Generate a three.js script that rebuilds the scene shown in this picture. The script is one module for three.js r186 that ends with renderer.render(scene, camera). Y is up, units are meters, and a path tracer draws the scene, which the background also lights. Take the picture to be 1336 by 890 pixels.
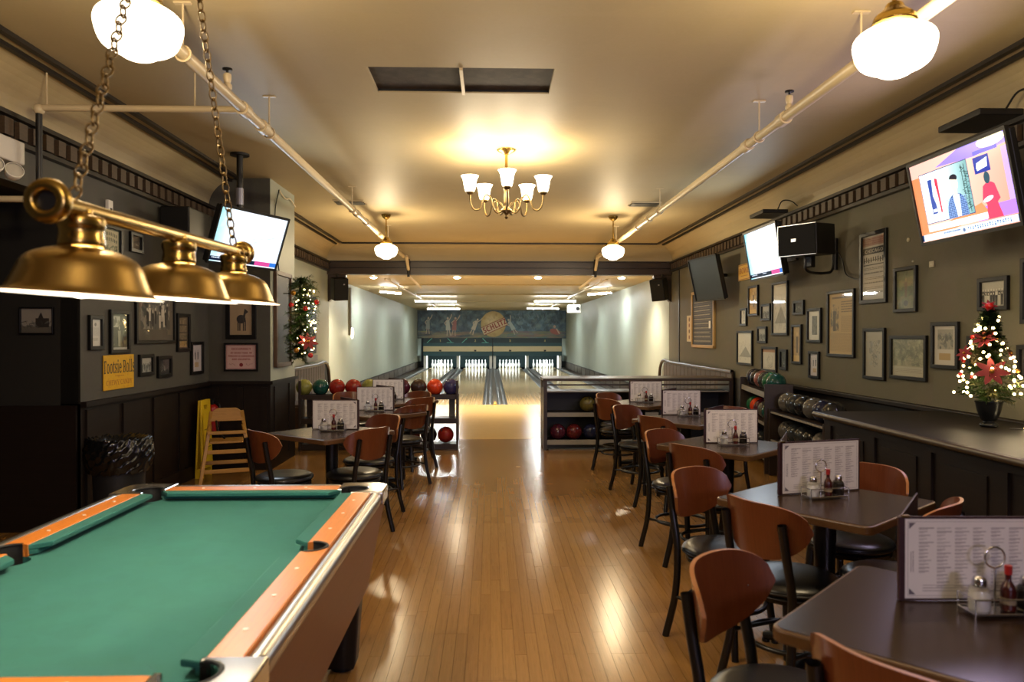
import * as THREE from 'three';
import { RoundedBoxGeometry } from 'three/addons/geometries/RoundedBoxGeometry.js';
import { RectAreaLightUniformsLib } from 'three/addons/lights/RectAreaLightUniformsLib.js';
import { mergeGeometries } from 'three/addons/utils/BufferGeometryUtils.js';
import { Brush, Evaluator, SUBTRACTION } from 'three-bvh-csg';

// ------------------------------------------------------------------ camera, exposure
const scene = new THREE.Scene();
const camera = new THREE.PerspectiveCamera(2 * Math.atan(445 / 945) * 180 / Math.PI, 1336 / 890, 0.05, 120);
camera.position.set(0, 1.5, 0);
camera.rotation.order = 'YXZ';
camera.rotation.y = -Math.atan(28 / 945);
camera.rotation.x = -Math.atan(6 / 945);
camera.focus = 9.5; camera.userData.fStop = 3.4;
const renderer = new THREE.WebGLRenderer();
renderer.toneMapping = THREE.LinearToneMapping;
renderer.toneMappingExposure = 1.0;
renderer.shadowMap.enabled = true;
RectAreaLightUniformsLib.init();
scene.background = new THREE.Color(0x000000);

// light levels (the lamps' own lights are made in their builders)
const WARM = new THREE.Color(1.0, 0.785, 0.475), COOL = new THREE.Color(0.80, 0.95, 1.0);
const L_GLOBE = 4.6, L_CHAND = 1.05, L_POOL = 1.25, L_DOWN = 38, L_TUBE = 170, L_PIN = 110, L_TV = 9;

// ------------------------------------------------------------------ helpers
let seed = 7;
const rnd = () => { seed = (seed * 1664525 + 1013904223) >>> 0; return seed / 4294967296; };
const rr = (a, b) => a + (b - a) * rnd();
const used = {};
const numbered = n => { if (!(n in used)) { used[n] = 0; return n; } used[n]++; return n + '_' + String(used[n]).padStart(3, '0'); };
const V = (x, y, z) => new THREE.Vector3(x, y, z);
function M(color, roughness = 0.6, metalness = 0, o = {}) { return new THREE.MeshPhysicalMaterial({ color, roughness, metalness, ...o }); }
function tag(o, label, category, group, kind) { if (label) o.userData.label = label; if (category) o.userData.category = category; if (group) o.userData.group = group; if (kind) o.userData.kind = kind; return o; }
function thing(name, label, category, p = [0, 0, 0], ry = 0, group) {
  const g = new THREE.Group(); g.name = numbered(name); g.position.set(...p); g.rotation.y = ry; scene.add(g);
  return tag(g, label, category, group);
}
function struct(name, label, category) { const g = new THREE.Group(); g.name = name; scene.add(g); return tag(g, label, category, null, 'structure'); }
function part(parent, name, geo, mat, p, r, label) {
  const m = new THREE.Mesh(geo, mat); m.name = name; if (p) m.position.set(...p); if (r) m.rotation.set(...r);
  if (label) m.userData.label = label; parent.add(m); return m;
}
function solo(name, label, category, geo, mat, p, r, group, kind) {
  const m = new THREE.Mesh(geo, mat); m.name = kind === 'structure' ? name : numbered(name); if (p) m.position.set(...p); if (r) m.rotation.set(...r); scene.add(m);
  return tag(m, label, category, group, kind);
}
function copy(o, p, ry, label, group) {
  const c = o.clone(); c.name = numbered(o.name.replace(/_\d\d\d$/, '')); c.userData = { ...o.userData }; if (p) c.position.set(...p); if (ry !== undefined) c.rotation.set(0, ry, 0);
  if (label) c.userData.label = label; if (group) c.userData.group = group; scene.add(c); return c;
}
function uvm(g) { // uv in metres from the dominant normal
  g = g.index ? g.toNonIndexed() : g; const p = g.attributes.position, n = g.attributes.normal, uv = new Float32Array(p.count * 2);
  for (let i = 0; i < p.count; i++) {
    const ax = Math.abs(n.getX(i)), ay = Math.abs(n.getY(i)), az = Math.abs(n.getZ(i)); let u, v;
    if (ay >= ax && ay >= az) { u = p.getX(i); v = p.getZ(i); } else if (ax >= az) { u = p.getZ(i); v = p.getY(i); } else { u = p.getX(i); v = p.getY(i); }
    uv[2 * i] = u; uv[2 * i + 1] = v;
  }
  g.setAttribute('uv', new THREE.BufferAttribute(uv, 2)); return g;
}
const box = (w, h, d, x = 0, y = 0, z = 0) => uvm(new THREE.BoxGeometry(w, h, d).translate(x, y, z));
const b2 = (x0, x1, y0, y1, z0, z1) => box(x1 - x0, y1 - y0, Math.abs(z1 - z0), (x0 + x1) / 2, (y0 + y1) / 2, (z0 + z1) / 2);
const rbox = (w, h, d, r = 0.01, s = 2) => new RoundedBoxGeometry(w, h, d, s, r);
const cyl = (r, h, n = 20, r2 = r) => new THREE.CylinderGeometry(r2, r, h, n);
const lathe = (pts, n = 32) => new THREE.LatheGeometry(pts.map(a => new THREE.Vector2(a[0], a[1])), n);
function smooth(pts, n = 40) { return new THREE.SplineCurve(pts.map(a => new THREE.Vector2(a[0], a[1]))).getPoints(n).map(p => [Math.max(0, p.x), p.y]); }
const tube = (pts, r, n = 32, m = 8) => new THREE.TubeGeometry(new THREE.CatmullRomCurve3(pts.map(a => V(...a))), n, r, m);
function rod(a, b, r, m = 10) { const A = V(...a), B = V(...b), d = B.clone().sub(A), g = new THREE.CylinderGeometry(r, r, d.length(), m);
  g.applyQuaternion(new THREE.Quaternion().setFromUnitVectors(V(0, 1, 0), d.clone().normalize())); const c = A.add(B).multiplyScalar(0.5); return g.translate(c.x, c.y, c.z); }
function ext(shape, depth, bevel = 0) { return new THREE.ExtrudeGeometry(shape, { depth, bevelEnabled: bevel > 0, bevelSize: bevel, bevelThickness: bevel, bevelSegments: 2, curveSegments: 14 }); }
function rrShape(w, h, r) { const s = new THREE.Shape(), x = -w / 2, y = -h / 2; s.moveTo(x + r, y); s.lineTo(x + w - r, y); s.absarc(x + w - r, y + r, r, -Math.PI / 2, 0); s.lineTo(x + w, y + h - r); s.absarc(x + w - r, y + h - r, r, 0, Math.PI / 2); s.lineTo(x + r, y + h); s.absarc(x + r, y + h - r, r, Math.PI / 2, Math.PI); s.lineTo(x, y + r); s.absarc(x + r, y + r, r, Math.PI, 1.5 * Math.PI); return s; }
const join = (...g) => mergeGeometries(g.map(a => { a = a.index ? a.toNonIndexed() : a; for (const k of Object.keys(a.attributes)) if (!['position', 'normal', 'uv'].includes(k)) a.deleteAttribute(k); if (!a.attributes.uv) a.setAttribute('uv', new THREE.BufferAttribute(new Float32Array(a.attributes.position.count * 2), 2)); return a; }));
function canvas(w, h, draw, o = {}) {
  const c = document.createElement('canvas'); c.width = w; c.height = h; draw(c.getContext('2d'), w, h);
  const t = new THREE.CanvasTexture(c); t.colorSpace = o.linear ? THREE.NoColorSpace : THREE.SRGBColorSpace; if (o.repeat) { t.wrapS = t.wrapT = THREE.RepeatWrapping; t.repeat.set(...o.repeat); } t.anisotropy = 8; return t;
}
const rgb = (r, g, b) => `rgb(${r | 0},${g | 0},${b | 0})`;
function woodTex(c, streak, w = 512, h = 256, rep = [1, 2]) { // grain along u
  return canvas(w, h, (x) => {
    x.fillStyle = rgb(...c); x.fillRect(0, 0, w, h);
    for (let i = 0; i < 900; i++) { const k = rr(-1, 1) * streak; x.fillStyle = `rgba(${c[0] + k | 0},${c[1] + k * 0.8 | 0},${c[2] + k * 0.6 | 0},0.45)`; const y = rnd() * h; x.fillRect(rnd() * w - 80, y, rr(60, 320), rr(0.6, 2.4)); }
    for (let i = 0; i < 120; i++) { x.fillStyle = `rgba(20,8,0,${rr(0.05, 0.16)})`; x.fillRect(rnd() * w, rnd() * h, rr(8, 60), 1); }
  }, { repeat: rep });
}
function noiseTex(c, amp, w = 256, h = 256, rep = [1, 1]) {
  return canvas(w, h, x => { x.fillStyle = rgb(...c); x.fillRect(0, 0, w, h);
    for (let i = 0; i < 260; i++) { const k = rr(-1, 1) * amp; x.fillStyle = `rgba(${c[0] + k | 0},${c[1] + k | 0},${c[2] + k | 0},0.25)`; x.beginPath(); x.arc(rnd() * w, rnd() * h, rr(6, 40), 0, 7); x.fill(); }
    for (let i = 0; i < 5000; i++) { const k = rr(-1, 1) * amp; x.fillStyle = `rgba(${c[0] + k | 0},${c[1] + k | 0},${c[2] + k | 0},0.5)`; x.fillRect(rnd() * w, rnd() * h, 1.5, 1.5); } }, { repeat: rep });
}
function bumpTex(n, w = 256, rep = [1, 1], r0 = 1, r1 = 4) { return canvas(w, w, x => { x.fillStyle = '#808080'; x.fillRect(0, 0, w, w); for (let i = 0; i < n; i++) { const k = rr(90, 166) | 0; x.fillStyle = `rgba(${k},${k},${k},0.4)`; x.beginPath(); x.arc(rnd() * w, rnd() * w, rr(r0, r1), 0, 7); x.fill(); } }, { repeat: rep, linear: true }); }

const inkLines = (x, x0, y0, w, h, n, col = 'rgba(40,32,22,0.55)') => { x.fillStyle = col; for (let i = 0; i < n; i++) { let a = x0; const y = y0 + h * i / n; while (a < x0 + w - 4) { const L = rr(3, 12); x.fillRect(a, y, Math.min(L, x0 + w - a), Math.max(1, h / n * 0.4)); a += L + rr(2, 4); } } };

// ------------------------------------------------------------------ materials
const plasterBump = bumpTex(2500, 256, [2, 2]);
const m_ceil = M(0xffffff, 0.55, 0, { specularIntensity: 0.7, map: noiseTex([184, 167, 130], 5, 256, 256, [0.5, 0.5]), bumpMap: plasterBump, bumpScale: 0.0008 });
const m_wallR = M(0xffffff, 0.7, 0, { map: noiseTex([92, 86, 68], 6, 256, 256, [0.7, 0.7]), bumpMap: plasterBump, bumpScale: 0.0015 });
const m_wallL = M(0xffffff, 0.7, 0, { map: noiseTex([74, 72, 66], 6, 256, 256, [0.7, 0.7]), bumpMap: plasterBump, bumpScale: 0.0015 });
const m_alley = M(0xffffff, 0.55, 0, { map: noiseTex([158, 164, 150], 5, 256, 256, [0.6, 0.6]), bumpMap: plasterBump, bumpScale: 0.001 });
const t_dark = woodTex([23, 15, 11], 7);
const m_dark = M(0xffffff, 0.5, 0, { map: t_dark, specularIntensity: 0.5 });
const m_darkB = M(0xc8c0b8, 0.5, 0, { map: t_dark });
const m_black = M(0x0b0a0a, 0.45);
const m_blackM = M(0x0d0d0e, 0.35, 0.3);
const m_blackWall = M(0x17140f, 0.75);
const m_trim = M(0x1a120c, 0.4, 0, {});
const m_dentil = M(0xffffff, 0.5, 0, { map: woodTex([70, 54, 38], 12, 256, 128) });
const m_beam = M(0xffffff, 0.35, 0, { map: woodTex([54, 39, 29], 14) });
const m_brass = M(0xb0924e, 0.24, 1.0);
const m_brassOld = M(0x8a744c, 0.36, 1.0);
const m_chrome = M(0xd8d8da, 0.14, 1.0);
const m_alu = M(0xc9c6c0, 0.3, 1.0);
const m_pipe = M(0xcdbb98, 0.4);
const m_white = M(0xe6e2d8, 0.5);
const m_pane = M(0xffffff, 0.03, 0, { transmission: 1, thickness: 0, ior: 1.45 });
const t_chair = woodTex([94, 46, 22], 14, 512, 256, [2, 4]);
const m_chair = M(0xffffff, 0.28, 0, { map: t_chair, clearcoat: 0.5, clearcoatRoughness: 0.15 });
const m_chairEdge = M(0x9a6232, 0.4);
const m_vinyl = M(0x0e0e10, 0.3, 0, { bumpMap: bumpTex(1500, 256, [3, 3]), bumpScale: 0.0006 });
const m_ebony = M(0x0c0a09, 0.32);
const m_table = M(0xffffff, 0.26, 0, { map: noiseTex([46, 31, 19], 8, 512, 512, [1.2, 1.2]), specularIntensity: 0.7 });
const m_tableEdge = M(0x54391f, 0.35);
const m_maple = M(0xffffff, 0.2, 0, { map: woodTex([206, 172, 116], 14, 1024, 256, [0.5, 1]) });

// ------------------------------------------------------------------ room shell
const XL = -3.15, XR = 3.55, ZE = -14.05, CH = 3.27, ZB = 4.2, XA0 = -3.42, XA1 = 3.55, ZA = -35.9, CA = 2.76;
// strip floor
const floorTones = [[142, 103, 55], [145, 106, 57], [139, 100, 53], [148, 109, 60], [143, 104, 57]];
const m_planks = floorTones.map(c => M(0xffffff, 0.19, 0, { map: woodTex(c, 11, 512, 128, [1, 4]), bumpMap: bumpTex(500, 128, [0.8, 6], 6, 22), bumpScale: 0.0004 }));
const floorField = canvas(1024, 1024, (x, w, h) => { // 2 m x 2 m of strips, grain along v
  const n = 35, s = w / n;
  for (let i = 0; i < n; i++) { let y = -rnd() * 400; while (y < h) { const L = rr(260, 620), c = floorTones[rnd() * 5 | 0], k = rr(-6, 6); x.fillStyle = rgb(c[0] + k, c[1] + k, c[2] + k); x.fillRect(i * s, y, s, L);
      for (let j = 0; j < 30; j++) { x.fillStyle = `rgba(70,38,10,${rr(0.04, 0.14)})`; x.fillRect(i * s + rnd() * s, y + rnd() * L, 1, rr(30, 160)); }
      x.fillStyle = 'rgba(50,26,8,0.55)'; x.fillRect(i * s, y, s, 1.5); y += L; } x.fillStyle = 'rgba(50,26,8,0.5)'; x.fillRect(i * s, 0, 1.2, h); }
}, { repeat: [0.5, 0.5] });
const m_floor = M(0xffffff, 0.19, 0, { map: floorField, bumpMap: bumpTex(500, 128, [0.8, 0.8], 6, 22), bumpScale: 0.0003 });
const PX0 = -1.254, PX1 = 1.824, PZ0 = -5.8, PZ1 = -2.6;
{
  const f = struct('floor', 'varnished oak strip floor of the dining room', 'floor');
  const base = join(b2(-5.4, PX0, -0.1, 0, -10.57, ZB), b2(PX1, XR + 0.1, -0.1, 0, -10.57, ZB), b2(PX0, PX1, -0.1, 0, -10.57, PZ0), b2(PX0, PX1, -0.1, 0, PZ1, ZB), b2(PX0, PX1, -0.1, -0.016, PZ0, PZ1));
  part(f, 'strip_field', base, m_floor);
  const W = 0.057, lens = [0.55, 0.8, 1.05, 1.3], geos = lens.map(L => { const g = new THREE.BoxGeometry(W - 0.0012, 0.016, L - 0.0015); return uvm(g); });
  geos.forEach(g => { const uv = g.attributes.uv, p = g.attributes.position; for (let i = 0; i < uv.count; i++) uv.setXY(i, p.getZ(i), p.getX(i)); });
  for (let i = 0; i < 54; i++) {
    let z = PZ1; const x = PX0 + W * (i + 0.5); let first = true;
    while (z > PZ0 + 0.02) {
      const left = z - PZ0; let k = rnd() * 4 | 0; let L = lens[k]; let g = geos[k];
      if (first) { k = rnd() * 4 | 0; L = lens[k]; g = geos[k]; first = false; }
      if (L > left - 0.3) { L = left; g = uvm(new THREE.BoxGeometry(W - 0.0012, 0.016, L - 0.0015)); const uv = g.attributes.uv, p = g.attributes.position; for (let q = 0; q < uv.count; q++) uv.setXY(q, p.getZ(q), p.getX(q)); }
      part(f, 'plank', g, m_planks[rnd() * 5 | 0], [x, -0.008, z - L / 2]);
      z -= L;
    }
  }
}
// approach
solo('floor_approach', 'pale maple bowling approach in front of the lanes', 'floor', b2(XA0, XA1 + 0.1, -0.1, 0.0, -15.92, -10.57), m_maple, null, null, null, 'structure');
// ceiling with coves
function coveGeo(x0, y0, x1, y1, len) { // quarter hollow from (x0,y0) ceiling to (x1,y1) wall, swept along z
  const s = new THREE.Shape(), N = 12, pts = [];
  for (let i = 0; i <= N; i++) { const a = i / N * Math.PI / 2; pts.push([x0 + (x1 - x0) * Math.sin(a), y1 + (y0 - y1) * Math.cos(a)]); }
  s.moveTo(pts[0][0], pts[0][1]); pts.slice(1).forEach(p => s.lineTo(p[0], p[1])); s.lineTo(x1 + Math.sign(x1 - x0) * 0.1, y1); s.lineTo(x1 + Math.sign(x1 - x0) * 0.1, y0 + 0.1); s.lineTo(x0, y0 + 0.1); s.closePath();
  return new THREE.ExtrudeGeometry(s, { depth: len, bevelEnabled: false });
}
{
  const c = struct('ceiling', 'cream painted plaster ceiling with curved cove edges', 'ceiling');
  const slab = new THREE.Shape(); slab.moveTo(-2.80, ZB); slab.lineTo(3.18, ZB); slab.lineTo(3.18, -13.70); slab.lineTo(-2.80, -13.70); slab.closePath();
  // vent openings
  const hole = (x0, x1, z0, z1) => { const p = new THREE.Path(); p.moveTo(x0, z0); p.lineTo(x0, z1); p.lineTo(x1, z1); p.lineTo(x1, z0); p.closePath(); slab.holes.push(p); };
  hole(-0.815, -0.205, -5.285, -4.79); hole(-0.185, 0.425, -5.285, -4.79);
  part(c, 'plaster', uvm(ext(slab, 0.1).rotateX(Math.PI / 2).translate(0, CH + 0.1, 0)), m_ceil);
  part(c, 'cove', uvm(coveGeo(-2.80, CH, XL, 2.94, 18.3).translate(0, 0, -14.1)), m_ceil);
  part(c, 'cove', uvm(coveGeo(3.18, CH, XR, 2.94, 18.3).translate(0, 0, -14.1)), m_ceil);
  const e = coveGeo(0, CH, 0.35, 2.94, XR - XL); e.rotateY(Math.PI / 2); e.translate(XL, 0, -13.70);
  part(c, 'cove', uvm(e), m_ceil);
  // dark ceiling mouldings
  const t = struct('trim_1', 'dark twin mouldings where ceiling meets cove', 'moulding');
  for (const [x, s] of [[-2.80, 1], [3.18, -1]]) {
    part(t, 'moulding', box(0.045, 0.028, 17.9, x, CH - 0.012, (ZB - 13.7) / 2), m_trim); part(t, 'moulding', box(0.035, 0.026, 17.9, x - s * 0.10, CH - 0.028, (ZB - 13.7) / 2), m_trim);
  }
  part(t, 'moulding', box(5.98, 0.03, 0.05, 0.19, CH - 0.012, -13.7), m_trim);
  // vent grilles up in the openings
  const vt = thing('ceiling_vent', 'wide black mesh return vent in two panels on the ceiling', 'vent', [-0.195, CH, -5.04]);
  const mesh = M(0xffffff, 0.8, 0, { map: noiseTex([58, 46, 36], 24, 256, 256, [3, 3]) });
  for (const s of [-1, 1]) { part(vt, 'grille', uvm(new THREE.BoxGeometry(0.61, 0.02, 0.495).translate(s * 0.315, 0.035, 0)), mesh);
    for (const q of [-1, 1]) part(vt, 'frame_bar', box(0.61, 0.04, 0.012, s * 0.315, 0.03, q * 0.25), m_black); }
  part(vt, 'divider', box(0.022, 0.03, 0.5, 0, 0.0, 0), m_pipe);
}
// walls
const wallT = 0.15;
{
  const w = struct('wall_right', 'olive grey plaster wall hung with framed pictures', 'wall');
  part(w, 'plaster', b2(XR, XR + wallT, 0.9, 3.4, -36, ZB), m_wallR);
  part(w, 'wainscot', b2(XR, XR + wallT, 0, 0.9, -36, ZB), m_darkB);
  part(w, 'wall_seam', b2(XR - 0.012, XR, 0.93, 2.77, -13.55, -13.5), m_trim);
  const r = struct('trim_2', 'dark chair rail along the right wall', 'rail');
  part(r, 'rail', uvm(rbox(0.06, 0.05, 14, 0.012)), m_dark, [XR - 0.03, 0.915, -1.5 - 1.0 + 0.1]);
}
{
  const w = struct('wall_left', 'dark grey plaster wall with wood wainscot', 'wall');
  // picture wall z -5.66 .. -14.2, header over the alcove, wall near the camera
  part(w, 'plaster', join(b2(XL - wallT, XL, 0.98, 3.4, -8.6, -5.66), b2(XL - wallT, XL, 2.52, 3.4, -5.66, -2.6), b2(XL - wallT, XL, 0, 3.4, -2.6, ZB)), m_wallL);
  part(w, 'plaster', b2(XL - wallT, XL, 0.98, 3.4, -14.2, -8.6), m_alley, null, null, 'pale grey green plaster past the pier');
  part(w, 'wainscot', b2(XL - wallT, XL, 0, 0.98, -14.2, -5.66), m_dark);
  for (let i = 0; i < 5; i++) part(w, 'stile', b2(XL, XL + 0.018, 0.12, 0.93, -5.80 - i * 0.56, -5.72 - i * 0.56), m_dark);
  part(w, 'wainscot_rail', b2(XL, XL + 0.02, 0.0, 0.14, -8.2, -5.66), m_dark);
  part(w, 'chair_rail', b2(XL, XL + 0.045, 0.955, 0.995, -8.2, -5.66), m_dark);
  const a = struct('wall_alcove', 'black walls of the alcove beside the pictures', 'wall');
  part(a, 'end_panel', b2(-5.4, XL - 0.001, 0, 2.55, -5.82, -5.66), m_blackWall);
  part(a, 'end_wainscot', b2(-5.4, XL - 0.02, 0.0, 0.97, -5.655, -5.63), m_dark);
  part(a, 'back_panel', b2(-5.5, -5.4, 0, 2.6, -5.82, -2.4), m_blackWall);
  part(a, 'near_panel', b2(-5.4, XL - 0.15, 0, 2.6, -2.6, -2.45), m_blackWall);
  part(a, 'alcove_ceiling', b2(-5.4, XL - 0.15, 2.52, 2.62, -5.7, -2.5), m_blackWall);
  const p = struct('wall_pier', 'square pier jutting from the left wall beside the wreath', 'pillar');
  part(p, 'plaster', b2(XL, -2.47, 0.98, CH + 0.05, -9.2, -8.2), m_wallL);
  part(p, 'lit_side_plaster', b2(-2.472, -2.466, 1.0, CH, -9.2, -8.201), m_alley, null, null, 'plaster side painted paler for the light on it');  // paler tone paints the stronger light this face of the pier gets
  part(p, 'wainscot', b2(XL, -2.465, 0, 0.98, -9.21, -8.19), m_dark);
  for (const x of [-2.53, -2.80, -3.07]) part(p, 'stile', b2(x - 0.035, x + 0.035, 0.1, 0.93, -8.19, -8.175), m_dark);
  part(p, 'chair_rail', b2(XL, -2.43, 0.965, 1.0, -9.25, -8.15), m_dark);
  for (const z of [-8.35, -8.95]) part(p, 'stile', b2(-2.465, -2.45, 0.1, 0.93, z - 0.04, z + 0.04), m_dark);
}
solo('wall_back', 'plain olive wall closing the room opposite the lanes', 'wall', b2(-5.5, XR + wallT, 0, 3.4, ZB, ZB + 0.15), m_wallR, null, null, null, 'structure');
// dentil cornices
function cornice(name, x, s, label) {
  const t = struct(name, label, 'cornice');
  part(t, 'cornice_board', b2(Math.min(x, x + s * 0.03), Math.max(x, x + s * 0.03), 2.77, 2.94, ZE, ZB), m_trim);
  part(t, 'cornice_cap', b2(Math.min(x, x + s * 0.085), Math.max(x, x + s * 0.085), 2.915, 2.945, ZE, ZB), m_trim);
  part(t, 'cornice_foot', b2(Math.min(x, x + s * 0.055), Math.max(x, x + s * 0.055), 2.755, 2.785, ZE, ZB), m_trim);
  const g = uvm(new THREE.BoxGeometry(0.035, 0.11, 0.085));
  for (let z = -3.3; z > ZE + 0.1; z -= 0.145) part(t, 'dentil', g, m_dentil, [x + s * 0.045, 2.85, z]);
}
cornice('trim_3', XR, -1, 'dark cornice with a row of dentil blocks above the framed pictures');
cornice('trim_4', XL, 1, 'dark cornice with dentil blocks above the alcove');
// beam
{
  const t = struct('trim_5', 'dark wooden beam spanning the room before the lanes', 'beam');
  part(t, 'upper_board', b2(XL, XR, 2.83, 2.95, -14.30, -14.03), m_beam);
  part(t, 'lower_board', b2(XL, XR, 2.70, 2.83, -14.30, -14.06), m_beam);
  part(t, 'bead', b2(XL, XR, 2.822, 2.84, -14.06, -14.015), m_trim);
  part(t, 'cap', b2(XL, XR, 2.935, 2.955, -14.06, -13.98), m_trim);
  for (const [x, s] of [[XL, 1], [XR, -1]]) {
    const sh = new THREE.Shape(); sh.moveTo(0, 0); sh.lineTo(0.34, 0); sh.quadraticCurveTo(0.36, -0.07, 0.24, -0.12); sh.quadraticCurveTo(0.30, -0.2, 0.16, -0.24); sh.quadraticCurveTo(0.18, -0.42, 0, -0.52); sh.closePath();
    const g = ext(sh, 0.14, 0.006); if (s < 0) g.rotateY(Math.PI).translate(0, 0, 0.14);
    part(t, 'bracket', g, m_beam, [x, 2.70, -14.28]);
  }
}
// alley shell
{
  const w = struct('wall_alley_left', 'pale grey green wall along the lanes on the wreath side', 'wall');
  part(w, 'plaster', b2(XA0 - 0.15, XA0, 0.3, 2.95, -36, -14.2), m_alley);
  part(w, 'return', b2(XA0 - 0.1, XL - 0.02, 0, 2.95, -14.32, -14.2), m_alley);
  part(w, 'plaster_foot', b2(XA0 - 0.15, XA0 - 0.001, 0, 0.3, -36, -14.2), m_trim);
  for (let i = 0; i < 16; i++) part(w, 'plank', b2(XA0, XA0 + 0.02, 0.02, 0.30, -34.0 + i * 1.2, -34.0 + i * 1.2 + 1.12), m_dentil);
  part(w, 'plank_cap', b2(XA0, XA0 + 0.035, 0.295, 0.325, -34.3, -14.4), m_dark);
  const w2 = struct('wall_alley_right', 'pale grey green wall along the lanes on the letter board side', 'wall');
  part(w2, 'plaster', b2(XA1 - 0.004, XA1 + 0.02, 0.3, 2.95, -36, -14.3), m_alley);
  for (let i = 0; i < 16; i++) part(w2, 'plank', b2(XA1 - 0.024, XA1 - 0.004, 0.02, 0.30, -34.0 + i * 1.2, -34.0 + i * 1.2 + 1.12), m_dentil);
  part(w2, 'plank_cap', b2(XA1 - 0.039, XA1 - 0.004, 0.295, 0.325, -34.3, -14.4), m_dark);
  const c = struct('ceiling_alley', 'low cream ceiling over the bowling lanes', 'ceiling');
  part(c, 'plaster', b2(XA0 - 0.1, XA1 + 0.1, CA, CA + 0.2, -36, -14.25), m_ceil);
  for (const z of [-17.5, -21.5, -26]) part(c, 'ceiling_batten', b2(-2.2, 2.4, CA - 0.03, CA, z - 0.12, z), m_ceil);
  solo('wall_end', 'back wall behind the pin decks', 'wall', b2(XA0 - 0.1, XA1 + 0.1, 0, 2.95, -36.0, -35.9), M(0x0a0c0e, 0.8), null, null, null, 'structure');
  solo('floor_alley', 'dark subfloor under the bowling lanes', 'floor', b2(XA0, XA1 + 0.1, -0.2, -0.10, -36, -15.92), M(0x171514, 0.7), null, null, null, 'structure');
}

// ------------------------------------------------------------------ bowling alley
const LANEX = [-2.33, -0.71, 0.91, 2.53];
const m_lane = M(0xffffff, 0.12, 0, { map: canvas(512, 512, (x, w, h) => { for (let i = 0; i < 39; i++) { const k = rr(-9, 9); x.fillStyle = rgb(214 + k, 186 + k, 138 + k); x.fillRect(i * w / 39, 0, w / 39, h); x.fillStyle = 'rgba(90,60,20,0.25)'; x.fillRect(i * w / 39, 0, 1, h); }
  for (let i = 0; i < 400; i++) { x.fillStyle = `rgba(140,100,50,${rr(0.04, 0.12)})`; x.fillRect(rnd() * w, rnd() * h, 1.5, rr(20, 160)); } }) });
const m_gutter = M(0x6e6c6a, 0.32, 0.4);
const m_teal = M(0x1d4a50, 0.45), m_tealD = M(0x0f2b30, 0.5), m_creamP = M(0xd9c79c, 0.5);
const pinGeo = lathe(smooth([[0, 0], [0.0285, 0.001], [0.036, 0.03], [0.0605, 0.115], [0.055, 0.17], [0.034, 0.23], [0.0235, 0.262], [0.0245, 0.29], [0.0315, 0.335], [0.028, 0.362], [0.014, 0.379], [0, 0.381]], 44), 20);
const pinStripe = lathe([[0.0262, 0.243], [0.0252, 0.252]], 20), pinStripe2 = lathe([[0.0250, 0.268], [0.0256, 0.277]], 20);
const m_pin = M(0xf2f0ea, 0.25), m_red = M(0xa3161a, 0.4);
let pin0 = null; const UNDER = ['the painted standing couple', 'the leaping painted figure', 'the painted dancer by the big ball', 'the reclining painted figure'];
LANEX.forEach((lx, i) => {
  const l = thing('bowling_lane', 'pale maple bowling lane ending under ' + UNDER[i], 'bowling lane', [lx, 0, 0]);
  const g = new THREE.BoxGeometry(1.054, 0.09, 18.9).translate(0, -0.045, -25.37); part(l, 'lane_bed', g, m_lane);
  const a = new THREE.ConeGeometry(0.02, 0.12, 3).rotateX(-Math.PI / 2).scale(1, 0.05, 1);
  for (let k = -3; k <= 3; k++) part(l, 'aiming_arrow', a, m_trim, [k * 0.13, 0.0008, -20.2 + Math.abs(k) * 0.3]);
  for (let r = 0; r < 4; r++) for (let k = 0; k <= r; k++) {
    const p = [lx + (k - r / 2) * 0.3048, 0, -34.15 - r * 0.264];
    if (!pin0) { pin0 = thing('bowling_pin', 'white bowling pin racked under ' + UNDER[i], 'bowling pin', p, 0, 'pins under ' + UNDER[i]); part(pin0, 'pin_body', pinGeo, m_pin); part(pin0, 'neck_stripe', pinStripe, m_red); part(pin0, 'neck_stripe', pinStripe2, m_red); }
    else copy(pin0, p, 0, 'white bowling pin racked under ' + UNDER[i], 'pins under ' + UNDER[i]);
  }
});
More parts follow.
